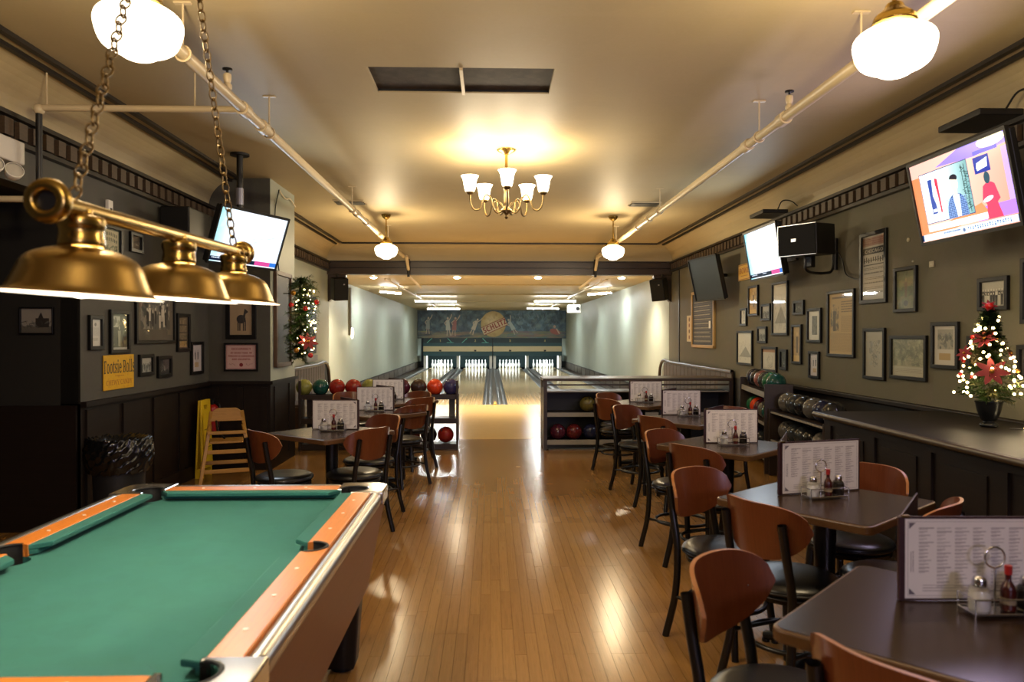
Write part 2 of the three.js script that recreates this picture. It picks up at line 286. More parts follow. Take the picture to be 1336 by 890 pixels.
// gutters
const gut = (() => { const s = new THREE.Shape(); s.moveTo(-0.12, 0); s.lineTo(-0.12, -0.10); s.lineTo(0.12, -0.10); s.lineTo(0.12, 0); s.lineTo(0.105, 0); s.quadraticCurveTo(0.09, -0.085, 0, -0.088); s.quadraticCurveTo(-0.09, -0.085, -0.105, 0); s.closePath(); return new THREE.ExtrudeGeometry(s, { depth: 18.9, bevelEnabled: false }).translate(0, 0.0, -34.82); })();
for (let i = 0; i < 4; i++) for (const s of [-1, 1]) solo('lane_gutter', 'grey channel gutter beside the lane under ' + UNDER[i], 'gutter', gut, m_gutter, [LANEX[i] + s * 0.65, -0.004, 0], null, 'gutters under ' + UNDER[i]);
for (let i = 0; i < 5; i++) {
  const x0 = i ? LANEX[i - 1] + 0.77 : XA0 + 0.04, x1 = i < 4 ? LANEX[i] - 0.77 : XA1 - 0.05;
  const d = thing('lane_divider', i === 2 ? 'narrow lane divider with a yellow wooden tip between the middle lanes' : (i === 0 || i === 4) ? 'dark division strip between the outer gutter and the alley wall' : 'raised division cap between two neighbouring gutters', 'lane divider', [(x0 + x1) / 2, 0, 0], 0, i === 2 ? null : (i === 0 || i === 4) ? 'outer division strips' : 'division caps');
  part(d, 'cap_board', box(x1 - x0, 0.12, 18.4, 0, -0.03, -25.35), i === 2 ? m_gutter : m_beam);
  if (i === 2) part(d, 'wood_tip', rbox(0.07, 0.05, 0.55, 0.012), M(0xc79a4e, 0.4), [0, 0.005, -16.12]);
  if (i === 1 || i === 3) part(d, 'ball_track', box(0.08, 0.04, 17.5, 0, 0.05, -25.5), m_gutter);
}
// masking units and mural
{
  for (let j = 0; j < 2; j++) {
    const cx = (LANEX[2 * j] + LANEX[2 * j + 1]) / 2, w = 3.2;
    const u = thing('pin_mask', j ? 'teal and cream masking unit under the reclining figure of the mural' : 'teal and cream masking unit under the standing couple of the mural', 'masking unit', [cx, 0, -33.75]);
    part(u, 'upper_panel', box(w, 0.24, 0.10, 0, 1.30, -0.02), m_tealD);
    part(u, 'mid_panel', box(w, 0.16, 0.16, 0, 1.12, 0), m_teal);
    part(u, 'cream_band', rbox(w, 0.25, 0.18, 0.03), m_creamP, [0, 0.92, 0.02], null, 'cream coloured band');
    part(u, 'lower_panel', box(w, 0.20, 0.14, 0, 0.70, 0), m_teal);
    for (const s of [-1, 1]) {
      part(u, 'ball_door', box(0.10, 0.07, 0.03, s * 0.81, 0.84, 0.12), m_black);
      const digit = 2 * j + (s > 0 ? 2 : 1);
      part(u, 'lane_number', new THREE.PlaneGeometry(0.5, 0.2), M(0xffffff, 0.5, 0, { map: canvas(160, 64, (x, W, H) => { x.fillStyle = rgb(16, 46, 52); x.fillRect(0, 0, W, H); x.fillStyle = 'rgb(216,198,120)'; x.font = 'bold 44px serif'; x.textAlign = 'center'; x.fillText(String(digit), W / 2, 48); }) }), [s * 0.81, 1.30, 0.035]);
      const m = M(0x6fc4b0, 0.5); // little running pin figures
      if (j === 0) { part(u, 'decor_bar', rod([s * 0.81 - 0.62, 1.2, 0.04], [s * 0.81 - 0.38, 1.41, 0.04], 0.016), m); part(u, 'decor_bar', rod([s * 0.81 + 0.34, 1.41, 0.04], [s * 0.81 + 0.52, 1.22, 0.04], 0.016), m); part(u, 'decor_bar', rod([s * 0.81 + 0.3, 1.21, 0.04], [s * 0.81 + 0.62, 1.21, 0.04], 0.014), m); }
    }
    for (const x of [-1.53, 0, 1.53]) part(u, 'kickback_post', box(0.12, 0.62, 0.9, x, 0.3, -0.5), m_white);
    part(u, 'pit_curtain', box(w, 0.75, 0.03, 0, 0.36, -1.75), M(0x10201f, 0.9));
    for (const s of [-1, 1]) { // light above each pin deck
      part(u, 'deck_lamp', rbox(1.1, 0.04, 0.06, 0.015), M(0xffffff, 0.5, 0, { emissive: 0xdff4ff, emissiveIntensity: 3 }), [s * 0.81, 0.66, -0.16]);
      const r = new THREE.RectAreaLight(COOL, L_PIN, 1.1, 0.10); r.position.set(s * 0.81, 0.63, -0.17); r.lookAt(V(s * 0.81, 0.1, -0.75)); u.add(r);
    }
  }
  const mt = canvas(1400, 260, (x, w, h) => {
    const g = x.createLinearGradient(0, 0, w, 0); g.addColorStop(0, '#36404a'); g.addColorStop(0.45, '#46565f'); g.addColorStop(0.75, '#6a8ca2'); g.addColorStop(1, '#455c6e'); x.fillStyle = g; x.fillRect(0, 0, w, h);
    for (let i = 0; i < 900; i++) { const t = rnd(), c = t < 0.45 ? [84, 108, 120] : t < 0.75 ? [38, 50, 58] : t < 0.9 ? [136, 150, 140] : [104, 134, 150]; x.fillStyle = `rgba(${c},${rr(0.1, 0.4)})`; x.beginPath(); x.ellipse(rnd() * w, rnd() * h * 0.8, rr(6, 40), rr(5, 30), rnd() * 3, 0, 7); x.fill(); }
    for (let i = 0; i < 260; i++) { x.fillStyle = `rgba(${rr(110, 170) | 0},${rr(104, 150) | 0},${rr(84, 120) | 0},${rr(0.15, 0.5)})`; x.beginPath(); x.ellipse(rnd() * w, h * rr(0.76, 1), rr(20, 80), rr(4, 12), 0, 0, 7); x.fill(); }
    for (let i = 0; i < 150; i++) { x.strokeStyle = `rgba(${rr(130, 190) | 0},${rr(170, 205) | 0},${rr(180, 215) | 0},${rr(0.15, 0.4)})`; x.lineWidth = rr(1, 4); const a = rr(0.62, 0.95) * w, b = rr(0.2, 0.8) * h; x.beginPath(); x.moveTo(a, b); x.lineTo(a + rr(-30, 30), b - rr(20, 70)); x.stroke(); }
    const fig = (cx, cy, s, cols, lean) => { x.save(); x.translate(cx, cy); x.scale(s, s); x.rotate(lean); const [skin, dress] = cols;
      x.fillStyle = skin; x.beginPath(); x.ellipse(0, -70, 9, 11, 0, 0, 7); x.fill(); x.fillStyle = dress; x.beginPath(); x.moveTo(-12, -56); x.quadraticCurveTo(-18, -20, -22, 34); x.lineTo(20, 34); x.quadraticCurveTo(14, -20, 12, -56); x.fill();
      x.strokeStyle = skin; x.lineWidth = 7; x.lineCap = 'round'; x.beginPath(); x.moveTo(10, -52); x.lineTo(28, -80); x.lineTo(34, -100); x.moveTo(-10, -52); x.lineTo(-28, -30); x.lineTo(-18, -12); x.moveTo(-8, 34); x.lineTo(-14, 78); x.moveTo(8, 34); x.lineTo(16, 78); x.stroke(); x.restore(); };
    fig(95, 140, 1.0, ['#b9a790', '#8f948c'], 0.05); fig(285, 150, 1.1, ['#c3b29a', '#b9bcb0'], -0.05); fig(345, 150, 1.1, ['#bda58e', '#9a6660'], 0.12); fig(535, 150, 1.0, ['#c9b79c', '#c2b8a2'], 0.42); fig(890, 150, 1.0, ['#b5b3a4', '#a9b6b4'], -0.5);
    x.save(); x.translate(1300, 190); x.fillStyle = '#a8665c'; x.beginPath(); x.ellipse(0, 10, 52, 26, 0.3, 0, 7); x.fill(); x.fillStyle = '#c2a48e'; x.beginPath(); x.ellipse(-6, -38, 12, 14, 0, 0, 7); x.fill(); x.strokeStyle = '#c9b8a4'; x.lineWidth = 10; x.beginPath(); x.moveTo(12, -20); x.lineTo(40, 30); x.stroke(); x.restore();
    x.save(); x.translate(712, 128); const bg = x.createRadialGradient(-30, -40, 10, 0, 0, 122); bg.addColorStop(0, '#d8c597'); bg.addColorStop(1, '#b79a64'); x.fillStyle = bg; x.beginPath(); x.ellipse(0, 0, 118, 122, 0, 0, 7); x.fill();
    for (let i = 0; i < 160; i++) { x.fillStyle = `rgba(120,90,50,${rr(0.05, 0.14)})`; x.beginPath(); const a = rnd() * 7, r = rnd() * 104; x.arc(Math.cos(a) * r, Math.sin(a) * r, rr(2, 14), 0, 7); x.fill(); }
    x.rotate(-0.42); x.fillStyle = '#cdb894'; x.fillRect(-122, -14, 244, 74); x.fillStyle = '#8a4034'; x.fillRect(-122, -17, 244, 6); x.fillRect(-122, 58, 244, 6); x.font = 'bold 72px sans-serif'; x.fillStyle = '#8a2c26'; x.textAlign = 'center'; x.save(); x.scale(0.86, 1); x.fillText('SCHLITZ', 6, 46); x.restore(); x.restore();
  });
  const mu = thing('lane_mural', 'dark blue painted mural with dancing figures and a big ball lettered in red', 'mural', [0.07, 2.065, -33.9]);
  part(mu, 'panel', box(6.94, 1.31, 0.08), m_black); part(mu, 'painting', new THREE.PlaneGeometry(6.9, 1.28), M(0xffffff, 0.55, 0, { map: mt }), [0, 0, 0.042]);
}
// recessed downlights, tubes, track heads over the lanes
[-2.47, -0.71, 1.01, 2.80].forEach((x, i) => {
  const d = thing('downlight', 'small recessed downlight behind the beam ' + ['near the wreath side speaker', 'near the wreath side pipe drop', 'near the letter board side pipe drop', 'near the letter board side speaker'][i], 'downlight', [x, CA, -15.4], 0, 'downlights over the approach');
  part(d, 'trim_ring', lathe([[0.075, 0], [0.1, -0.002], [0.1, -0.014], [0.075, -0.01]], 24), m_white);
  part(d, 'lens', new THREE.SphereGeometry(0.07, 20, 10, 0, Math.PI * 2, Math.PI / 2, Math.PI / 2).scale(1, 0.55, 1), M(0xffffff, 0.4, 0, { emissive: 0xffe8c4, emissiveIntensity: 260 }), [0, 0.0, 0]);
  const s = new THREE.SpotLight(new THREE.Color(1, 0.88, 0.7), L_DOWN, 0, 1.1, 0.8); s.position.set(0, -0.06, 0); s.target.position.set(0, -3, 0); s.shadow.radius = 3; d.add(s, s.target);
});
function tubeLight(x, z, len, rot, label) {
  const t = thing('fluorescent_light', label, 'tube light', [x, CA, z], rot);
  part(t, 'housing', rbox(len + 0.06, 0.05, 0.05, 0.012), m_white, [0, -0.10, 0]);
  part(t, 'tube', cyl(0.016, len, 12).rotateZ(Math.PI / 2), M(0xffffff, 0.4, 0, { emissive: 0xf2f4f0, emissiveIntensity: 110 }), [0, -0.145, 0]);
  for (const s of [-1, 1]) part(t, 'hanger', rod([s * len * 0.35, 0, 0], [s * len * 0.35, -0.08, 0], 0.006), m_white);
  const r = new THREE.RectAreaLight(COOL, L_TUBE, len, 0.08); r.position.set(0, -0.17, 0); r.rotation.x = -Math.PI / 2; t.add(r);
}
tubeLight(-2.55, -18.6, 0.9, 1.1, 'tube light hung slanting behind the beam on the wreath side');
tubeLight(-1.75, -23.2, 1.3, 0.15, 'tube light hung crosswise above the mural couple side lanes');
tubeLight(2.85, -18.9, 0.9, -1.0, 'tube light hung slanting behind the beam on the letter board side');
tubeLight(2.05, -23.0, 1.3, -0.12, 'tube light hung crosswise beside the white projector');
tubeLight(2.1, -29.0, 1.3, 0.2, 'tube light hung low before the reclining mural figure');
tubeLight(-1.9, -29.4, 1.3, 0.0, 'tube light hung far down the lanes on the couple side');
{
  const p = thing('projector', 'white ceiling projector with a small lens over the lanes', 'projector', [2.72, CA, -23.6]);
  part(p, 'pole', rod([0, 0, 0], [0, -0.22, 0], 0.02), m_white); part(p, 'body', rbox(0.42, 0.28, 0.4, 0.03), m_white, [0, -0.36, 0]); part(p, 'lens', cyl(0.06, 0.05, 16).rotateX(Math.PI / 2), m_black, [0.1, -0.36, 0.2]);
  for (const [x, lab] of [[-2.2, 'thin white ceiling conduit running above the lanes on the wreath side'], [2.45, 'thin white ceiling conduit running above the lanes on the projector side']]) { const c = thing('ceiling_conduit', lab, 'pipe', [x, CA, 0]); part(c, 'conduit', rod([0, -0.06, -15.2], [0, -0.06, -33], 0.02), m_pipe); for (const z of [-16, -20, -24, -28, -32]) part(c, 'bracket', rod([0, 0, z], [0, -0.06, z], 0.012, 6), m_pipe); }
}
// settees along the walls
function settee(x, s, z0, z1, label) {
  const t = thing('bench_settee', label, 'bench', [x, 0, 0]); const L = z0 - z1;
  const n = 16, w = (L - 0.35) / n;
  for (let i = 0; i < n; i++) { const g = uvm(rbox(0.03, 0.56, w - 0.014, 0.006, 1)); part(t, 'back_board', g, m_dentil, [0.04 * s, 0.70, z0 - w * (i + 0.5)]); }
  const cap = tube([[0.05 * s, 0.985, z0], [0.05 * s, 0.99, (z0 + z1) / 2], [0.05 * s, 1.0, z1 + 0.75], [0.05 * s, 1.02, z1 + 0.45], [0.05 * s, 0.98, z1 + 0.2], [0.05 * s, 0.85, z1 + 0.05], [0.06 * s, 0.55, z1]], 0.032, 60, 8);
  part(t, 'cap_rail', cap, m_beam);
  const sh = new THREE.Shape(); sh.moveTo(0, 0); sh.lineTo(0.45, 0); sh.lineTo(0.45, 0.42); sh.quadraticCurveTo(0.2, 0.5, 0.1, 0.98); sh.lineTo(0, 0.98); sh.closePath();
  const eg = ext(sh, 0.05, 0.005); if (s < 0) eg.scale(-1, 1, 1).translate(0, 0, 0);
  part(t, 'seat', rbox(0.44, 0.06, L - 0.1, 0.015), m_beam, [0.26 * s, 0.44, (z0 + z1) / 2]); part(t, 'seat_front', box(0.03, 0.4, L - 0.1, 0.44 * s, 0.21, (z0 + z1) / 2), m_dark);
  part(t, 'end_panel', rbox(0.46, 0.44, 0.05, 0.01), m_beam, [0.25 * s, 0.22, z1 + 0.05]); part(t, 'end_panel', rbox(0.46, 0.44, 0.05, 0.01), m_beam, [0.25 * s, 0.22, z0 - 0.03]);
}
settee(XL, 1, -10.9, -14.0, 'brown plank-back bench with curved end below the wreath side wall');
settee(XR, -1, -10.4, -14.9, 'brown plank-back bench with curved end below the letter board');

// ------------------------------------------------------------------ lamps
const m_glow = M(0xfff6e6, 0.3, 0, { emissive: 0xffedcc, emissiveIntensity: 5.5 });
const globeProfile = smooth([[0.075, 0.165], [0.09, 0.155], [0.135, 0.138], [0.172, 0.112], [0.186, 0.082], [0.184, 0.045], [0.172, 0.0], [0.155, -0.032], [0.125, -0.055], [0.092, -0.068], [0.070, -0.086], [0.04, -0.098], [0, -0.10]], 60);
function pendant(x, z, label) { // globe centre about 0.52 m below the ceiling
  const g = thing('pendant_lamp', label, 'pendant lamp', [x, CH, z]);
  part(g, 'canopy', lathe(smooth([[0, 0], [0.065, -0.003], [0.068, -0.02], [0.05, -0.05], [0.022, -0.075], [0, -0.08]], 20), 24), m_brass);
  part(g, 'stem', rod([0, -0.06, 0], [0, -0.40, 0], 0.010), m_brass);
  part(g, 'fitter', lathe(smooth([[0, -0.33], [0.03, -0.335], [0.045, -0.36], [0.075, -0.385], [0.084, -0.40], [0.084, -0.43], [0, -0.432]], 24), 28), m_brass);
  part(g, 'glass_shade', lathe(globeProfile, 40).scale(0.89, 0.84, 0.89), m_glow, [0, -0.568, 0]);
  const p = new THREE.PointLight(WARM, L_GLOBE); p.position.set(0, -0.58, 0); p.shadow.radius = 3.5; p.castShadow = true; g.add(p);
}
pendant(-1.42, -2.98, 'milk glass schoolhouse pendant lamp above the pool table by the chains');
pendant(1.74, -3.08, 'milk glass schoolhouse pendant lamp beside the pipe by the big television');
pendant(-1.51, -10.55, 'far milk glass pendant lamp before the beam on the wreath side');
pendant(1.80, -10.6, 'far milk glass pendant lamp before the beam on the letter board side');
function chandelier(x, z, label) {
  const g = thing('chandelier', label, 'chandelier', [x, CH, z], 0.0); const up = 0.06;
  part(g, 'canopy', lathe(smooth([[0, 0], [0.085, -0.002], [0.08, -0.015], [0.05, -0.03], [0.025, -0.045], [0, -0.05]], 24), 28), m_brass);
  part(g, 'stem', rod([0, -0.03, 0], [0, -0.45, 0], 0.014, 14), m_brass);
  part(g, 'body', lathe(smooth([[0, -0.40], [0.02, -0.405], [0.028, -0.43], [0.022, -0.47], [0.027, -0.56], [0.022, -0.60], [0.05, -0.63], [0.055, -0.645], [0.03, -0.66], [0.012, -0.68], [0.02, -0.695], [0.012, -0.715], [0, -0.72]], 50), 24), m_brassOld, [0, up, 0]);
  for (let i = 0; i < 5; i++) {
    const a = Math.PI / 2 + i * Math.PI * 2 / 5 + Math.PI, c = Math.cos(a), s = -Math.sin(a), P = (r, y) => [r * c, y + up, r * s];
    const arm = part(g, 'arm', tube([P(0.03, -0.63), P(0.09, -0.665), P(0.13, -0.62), P(0.16, -0.52), P(0.20, -0.50), P(0.235, -0.56), P(0.27, -0.64), P(0.32, -0.645), P(0.355, -0.58), P(0.36, -0.50)], 0.0085, 48, 8), m_brassOld);
    part(g, 'scroll', tube([P(0.05, -0.60), P(0.09, -0.55), P(0.13, -0.58), P(0.11, -0.64), P(0.08, -0.62)], 0.005, 24, 6), m_brassOld);
    part(g, 'cup', lathe([[0, -0.02], [0.02, -0.02], [0.035, -0.005], [0.037, 0.012], [0, 0.012]], 20), m_brassOld, P(0.36, -0.49));
    const sh = lathe(smooth([[0.034, 0], [0.045, 0.012], [0.056, 0.06], [0.066, 0.115], [0.084, 0.148]], 20).concat(smooth([[0.081, 0.148], [0.063, 0.115], [0.053, 0.06], [0.042, 0.014], [0, 0.01]], 20)), 30);
    part(g, 'glass_shade', sh, m_glow, P(0.36, -0.485));
    const p = new THREE.PointLight(new THREE.Color(1.0, 0.84, 0.58), L_CHAND); p.position.set(...P(0.36, -0.40)); p.shadow.radius = 2; p.castShadow = true; g.add(p);
  }
}
chandelier(0.15, -6.87, 'five-arm brass chandelier with white bell glass shades above the aisle');
chandelier(0.15, 0.75, 'brass chandelier hanging near the plain end wall opposite the lanes');
// pool table lamp
{
  const A = V(-0.935, 1.787, -1.58), B = V(-1.005, 1.837, -2.95); const dir = B.clone().sub(A).normalize();
  const g = thing('pool_table_lamp', 'three-shade brass billiard lamp hung on chains over the pool table', 'billiard lamp', [0, 0, 0]);
  part(g, 'bar', rod(A.toArray(), B.toArray(), 0.019, 18), m_brass);
  const q = new THREE.Quaternion().setFromUnitVectors(V(0, 1, 0), dir);
  for (const P of [A, B]) { const s = P === A ? -1 : 1; const m = part(g, 'end_cap', lathe(smooth([[0, -0.03], [0.026, -0.03], [0.029, -0.01], [0.029, 0.002], [0.044, 0.008], [0.048, 0.022], [0.042, 0.034], [0.030, 0.037], [0.022, 0.033], [0.020, 0.02]], 34), 28), m_brass, P.toArray()); part(m, 'end_hole', cyl(0.021, 0.006, 20), m_black, [0, 0.018, 0]); m.quaternion.copy(s > 0 ? q : new THREE.Quaternion().setFromUnitVectors(V(0, 1, 0), dir.clone().negate())); }
  const outer = [[0.045, 0.088], [0.060, 0.085], [0.078, 0.080], [0.096, 0.073], [0.110, 0.065], [0.119, 0.056], [0.125, 0.046], [0.130, 0.034], [0.138, 0.014], [0.146, -0.004], [0.150, -0.012], [0.156, -0.017], [0.166, -0.019], [0.177, -0.021]];
  const inner = outer.map(([r, y]) => [Math.max(0, r - 0.003), y - 0.003]).reverse();
  const shadeG = lathe(outer, 48), liningG = lathe(inner, 48);
  const mGlowLining = M(0xf4efe4, 0.5, 0, { emissive: 0xfff0d8, emissiveIntensity: 2.0 });  // emissive stands in for bulb light on the inside of the shade
  const mShade = M(0xb0945a, 0.28, 1.0);
  const bulbMat = M(0xffffff, 0.3, 0, { emissive: 0xfff0d6, emissiveIntensity: 10 });
  [0.085, 0.52, 0.93].forEach((t, i) => {
    const p = A.clone().lerp(B, t), y = p.y - 0.145, h = new THREE.Group();
    part(g, 'socket', lathe(smooth([[0, 0.145], [0.022, 0.14], [0.026, 0.125], [0.048, 0.118], [0.05, 0.10], [0.046, 0.085], [0.046, 0.05], [0, 0.05]], 30), 28), m_brass, [p.x, y + 0.008, p.z]);
    const sh = part(g, 'shade', shadeG, mShade, [p.x, y - 0.03, p.z], [0, 0, -0.06]); part(sh, 'shade_lining', liningG, mGlowLining, [0, 0, 0], null, 'white enamel lining with bulb glow put in');
    part(sh, 'bulb', new THREE.SphereGeometry(0.04, 20, 14), bulbMat, [0, 0.012, 0]);
    const L = new THREE.PointLight(new THREE.Color(1, 0.86, 0.66), L_POOL); L.position.set(p.x, y - 0.018, p.z); L.shadow.radius = 2; L.castShadow = true; g.add(L);
  });
  const link = new THREE.TorusGeometry(0.0135, 0.0028, 6, 12).scale(1, 1.55, 1);
  const hook = V(-1.08, CH, -2.52);
  for (const t of [0.06, 0.93]) {
    const p = A.clone().lerp(B, t).add(V(0, 0.02, 0)), d = hook.clone().sub(p), n = Math.round(d.length() / 0.034), qq = new THREE.Quaternion().setFromUnitVectors(V(0, 1, 0), d.clone().normalize());
    for (let i = 0; i < n; i++) { const m = part(g, 'chain_link', link, m_brassOld, p.clone().addScaledVector(d, (i + 0.5) / n).toArray()); m.quaternion.copy(qq).multiply(new THREE.Quaternion().setFromAxisAngle(V(0, 1, 0), (i % 2) * Math.PI / 2 + t)); }
  }
  part(g, 'ceiling_hook', lathe([[0, 0], [0.03, 0], [0.03, -0.012], [0.008, -0.02], [0, -0.02]], 16), m_brassOld, hook.toArray());
}

// ------------------------------------------------------------------ pipes
function mainPipe(x, y, z1, label, spr, couplings) {
  const g = thing('sprinkler_pipe', label, 'pipe', [x, 0, 0]);
  part(g, 'pipe', rod([0, y, 3.9], [0, y, z1], 0.034, 18), m_pipe);
  for (const z of couplings) part(g, 'coupling', rod([0, y, z - 0.05], [0, y, z + 0.05], 0.046, 18), m_pipe);
  for (const z of spr) { const h = part(g, 'sprinkler_head', lathe(smooth([[0, 0], [0.024, 0], [0.026, 0.03], [0.018, 0.04], [0.024, 0.06], [0.024, 0.09], [0.016, 0.10], [0, 0.10]], 24), 16), m_pipe, [0, y + 0.03, z]); part(h, 'deflector', lathe([[0, 0.095], [0.008, 0.095], [0.008, 0.12], [0.03, 0.122], [0.03, 0.13], [0, 0.132]], 16), m_black); }
  for (const z of [-0.6, -3.9, -5.4, -8.6, -11.6]) { part(g, 'hanger_rod', rod([0, y + 0.03, z], [0, CH, z], 0.006, 8), m_pipe); part(g, 'hanger_ring', new THREE.TorusGeometry(0.04, 0.006, 8, 20), m_pipe, [0, y, z]); part(g, 'hanger_plate', box(0.09, 0.008, 0.03, 0, CH - 0.004, z), m_pipe); }
  return g;
}
{
  const g = mainPipe(-1.63, 3.0, -13.6, 'cream sprinkler pipe below the ceiling beside the pool lamp chains', [-4.55], [-4.85, -5.25, -8.9, -9.6]);
  part(g, 'branch_pipe', rod([0, 3.0, -4.85], [-1.32, 3.0, -4.85], 0.022, 14), m_pipe);
  part(g, 'branch_elbow', new THREE.SphereGeometry(0.036, 16, 12), m_pipe, [-1.33, 2.99, -4.85]);
  part(g, 'drop_pipe', rod([-1.33, 2.98, -4.85], [-1.33, 2.42, -4.85], 0.02, 14), m_black, null, null, 'black painted drop pipe');
  part(g, 'drop_elbow', new THREE.SphereGeometry(0.034, 16, 12), m_pipe, [-1.33, 2.405, -4.85]);
  part(g, 'low_pipe', rod([-1.33, 2.40, -4.85], [-2.4, 2.40, -4.82], 0.021, 14), m_pipe);
  for (const x of [-1.28, -0.32]) part(g, 'hanger_rod', rod([x, 3.0, -4.85], [x, CH, -4.85], 0.006, 8), m_pipe);
  part(g, 'end_drop', rod([0.06, 3.0, -13.6], [0.06, 2.78, -13.9], 0.03, 14), m_pipe); part(g, 'black_drop', rod([0.06, 2.98, -13.93], [0.06, 2.64, -13.93], 0.026, 14), m_black); part(g, 'tail_pipe', rod([0.06, 2.66, -13.93], [0.06, 2.60, -16.4], 0.026, 12), m_pipe);
  const h = mainPipe(2.02, 3.0, -13.6, 'cream sprinkler pipe below the ceiling beside the big television', [-4.85], [-4.95, -5.65, -9.2, -9.9]);
  part(h, 'end_drop', rod([0.0, 3.0, -13.6], [0.0, 2.78, -13.9], 0.03, 14), m_pipe); part(h, 'black_drop', rod([0, 2.98, -13.93], [0, 2.64, -13.93], 0.026, 14), m_black); part(h, 'tail_pipe', rod([0, 2.66, -13.93], [0, 2.60, -16.4], 0.026, 12), m_pipe);
  for (const [x, lab] of [[-1.95, 'small black vent plate by the far end of the pipe on the wreath side'], [1.95, 'small black vent plate by the far end of the pipe on the letter board side']]) { const v = thing('ceiling_plate', lab, 'vent', [x + 0.1, CH, -9.6]); part(v, 'plate', box(0.36, 0.02, 0.22, 0, -0.012, 0), m_trim); part(v, 'rim', join(box(0.40, 0.014, 0.02, 0, -0.008, 0.12), box(0.40, 0.014, 0.02, 0, -0.008, -0.12)), m_pipe); }
  // emergency light
  const e = thing('emergency_light', 'white twin-head emergency light on the wall above the alcove', 'emergency light', [XL, 2.675, -4.65]);
  part(e, 'housing', rbox(0.09, 0.15, 0.42, 0.012), M(0xc9c4bc, 0.5), [0.05, 0.02, 0]);
  for (const z of [-0.13, 0.06]) { const l = part(e, 'lamp_head', lathe(smooth([[0, 0], [0.03, 0.005], [0.05, 0.04], [0.055, 0.08], [0.05, 0.085]], 16), 20).rotateZ(-1.2).rotateY(-0.7), m_white, [0.05, -0.14, z]); part(l, 'lens', lathe([[0, 0.080], [0.03, 0.078], [0.051, 0.072]], 20).rotateZ(-1.2).rotateY(-0.7), M(0xb8b4aa, 0.15)); part(e, 'stalk', rod([0.05, -0.05, z], [0.05, -0.13, z], 0.009), m_white); }
  // chord / cable on pier
  solo('cable', 'thin black cable down the pier behind the slanted television', 'cable', tube([[-2.455, 3.2, -8.5], [-2.455, 2.95, -8.35], [-2.44, 2.6, -8.32], [-2.45, 2.2, -8.5], [-2.45, 1.98, -8.62]], 0.006, 40, 6), m_black);
  const w = tube([[-2.455, 3.2, -8.5], [-2.44, 3.14, -8.7], [-2.44, 3.17, -8.9], [-2.44, 3.12, -9.15]], 0.008, 30, 6); solo('cable', 'pale cord stapled along the top of the pier', 'cable', w, m_pipe);
}

// ------------------------------------------------------------------ televisions and speakers
function tv(name, label, screen, W, H, P, yaw, tilt, mount, glow, lightPower, lightCol) { // P = centre of screen; faces local +z
  const g = thing(name, label, 'television', P, yaw); const t = new THREE.Group(); t.name = 'set'; t.rotation.x = tilt; g.add(t);
  part(t, 'bezel', uvm(ext((() => { const s = rrShape(W + 0.035, H + 0.05, 0.01); const h = new THREE.Path(); h.moveTo(-W / 2, -H / 2); h.lineTo(-W / 2, H / 2); h.lineTo(W / 2, H / 2); h.lineTo(W / 2, -H / 2); h.closePath(); s.holes.push(h); return s; })(), 0.025)), m_black, [0, 0, -0.01]);
  part(t, 'back_housing', rbox(W + 0.02, H + 0.03, 0.05, 0.015), m_black, [0, 0, -0.036]);
  if (screen) { part(t, 'screen', new THREE.PlaneGeometry(W, H), M(0x050505, 0.12, 0, { emissive: 0xffffff, emissiveMap: screen, emissiveIntensity: glow }), [0, 0, 0.002]);
    const r = new THREE.RectAreaLight(lightCol, lightPower, W, H); r.position.set(0, 0, 0.02); r.rotation.y = Math.PI; t.add(r); }
  else part(t, 'screen', new THREE.PlaneGeometry(W, H), M(0x1c2026, 0.3), [0, 0, 0.002]);
  mount && mount(g); return g;
}
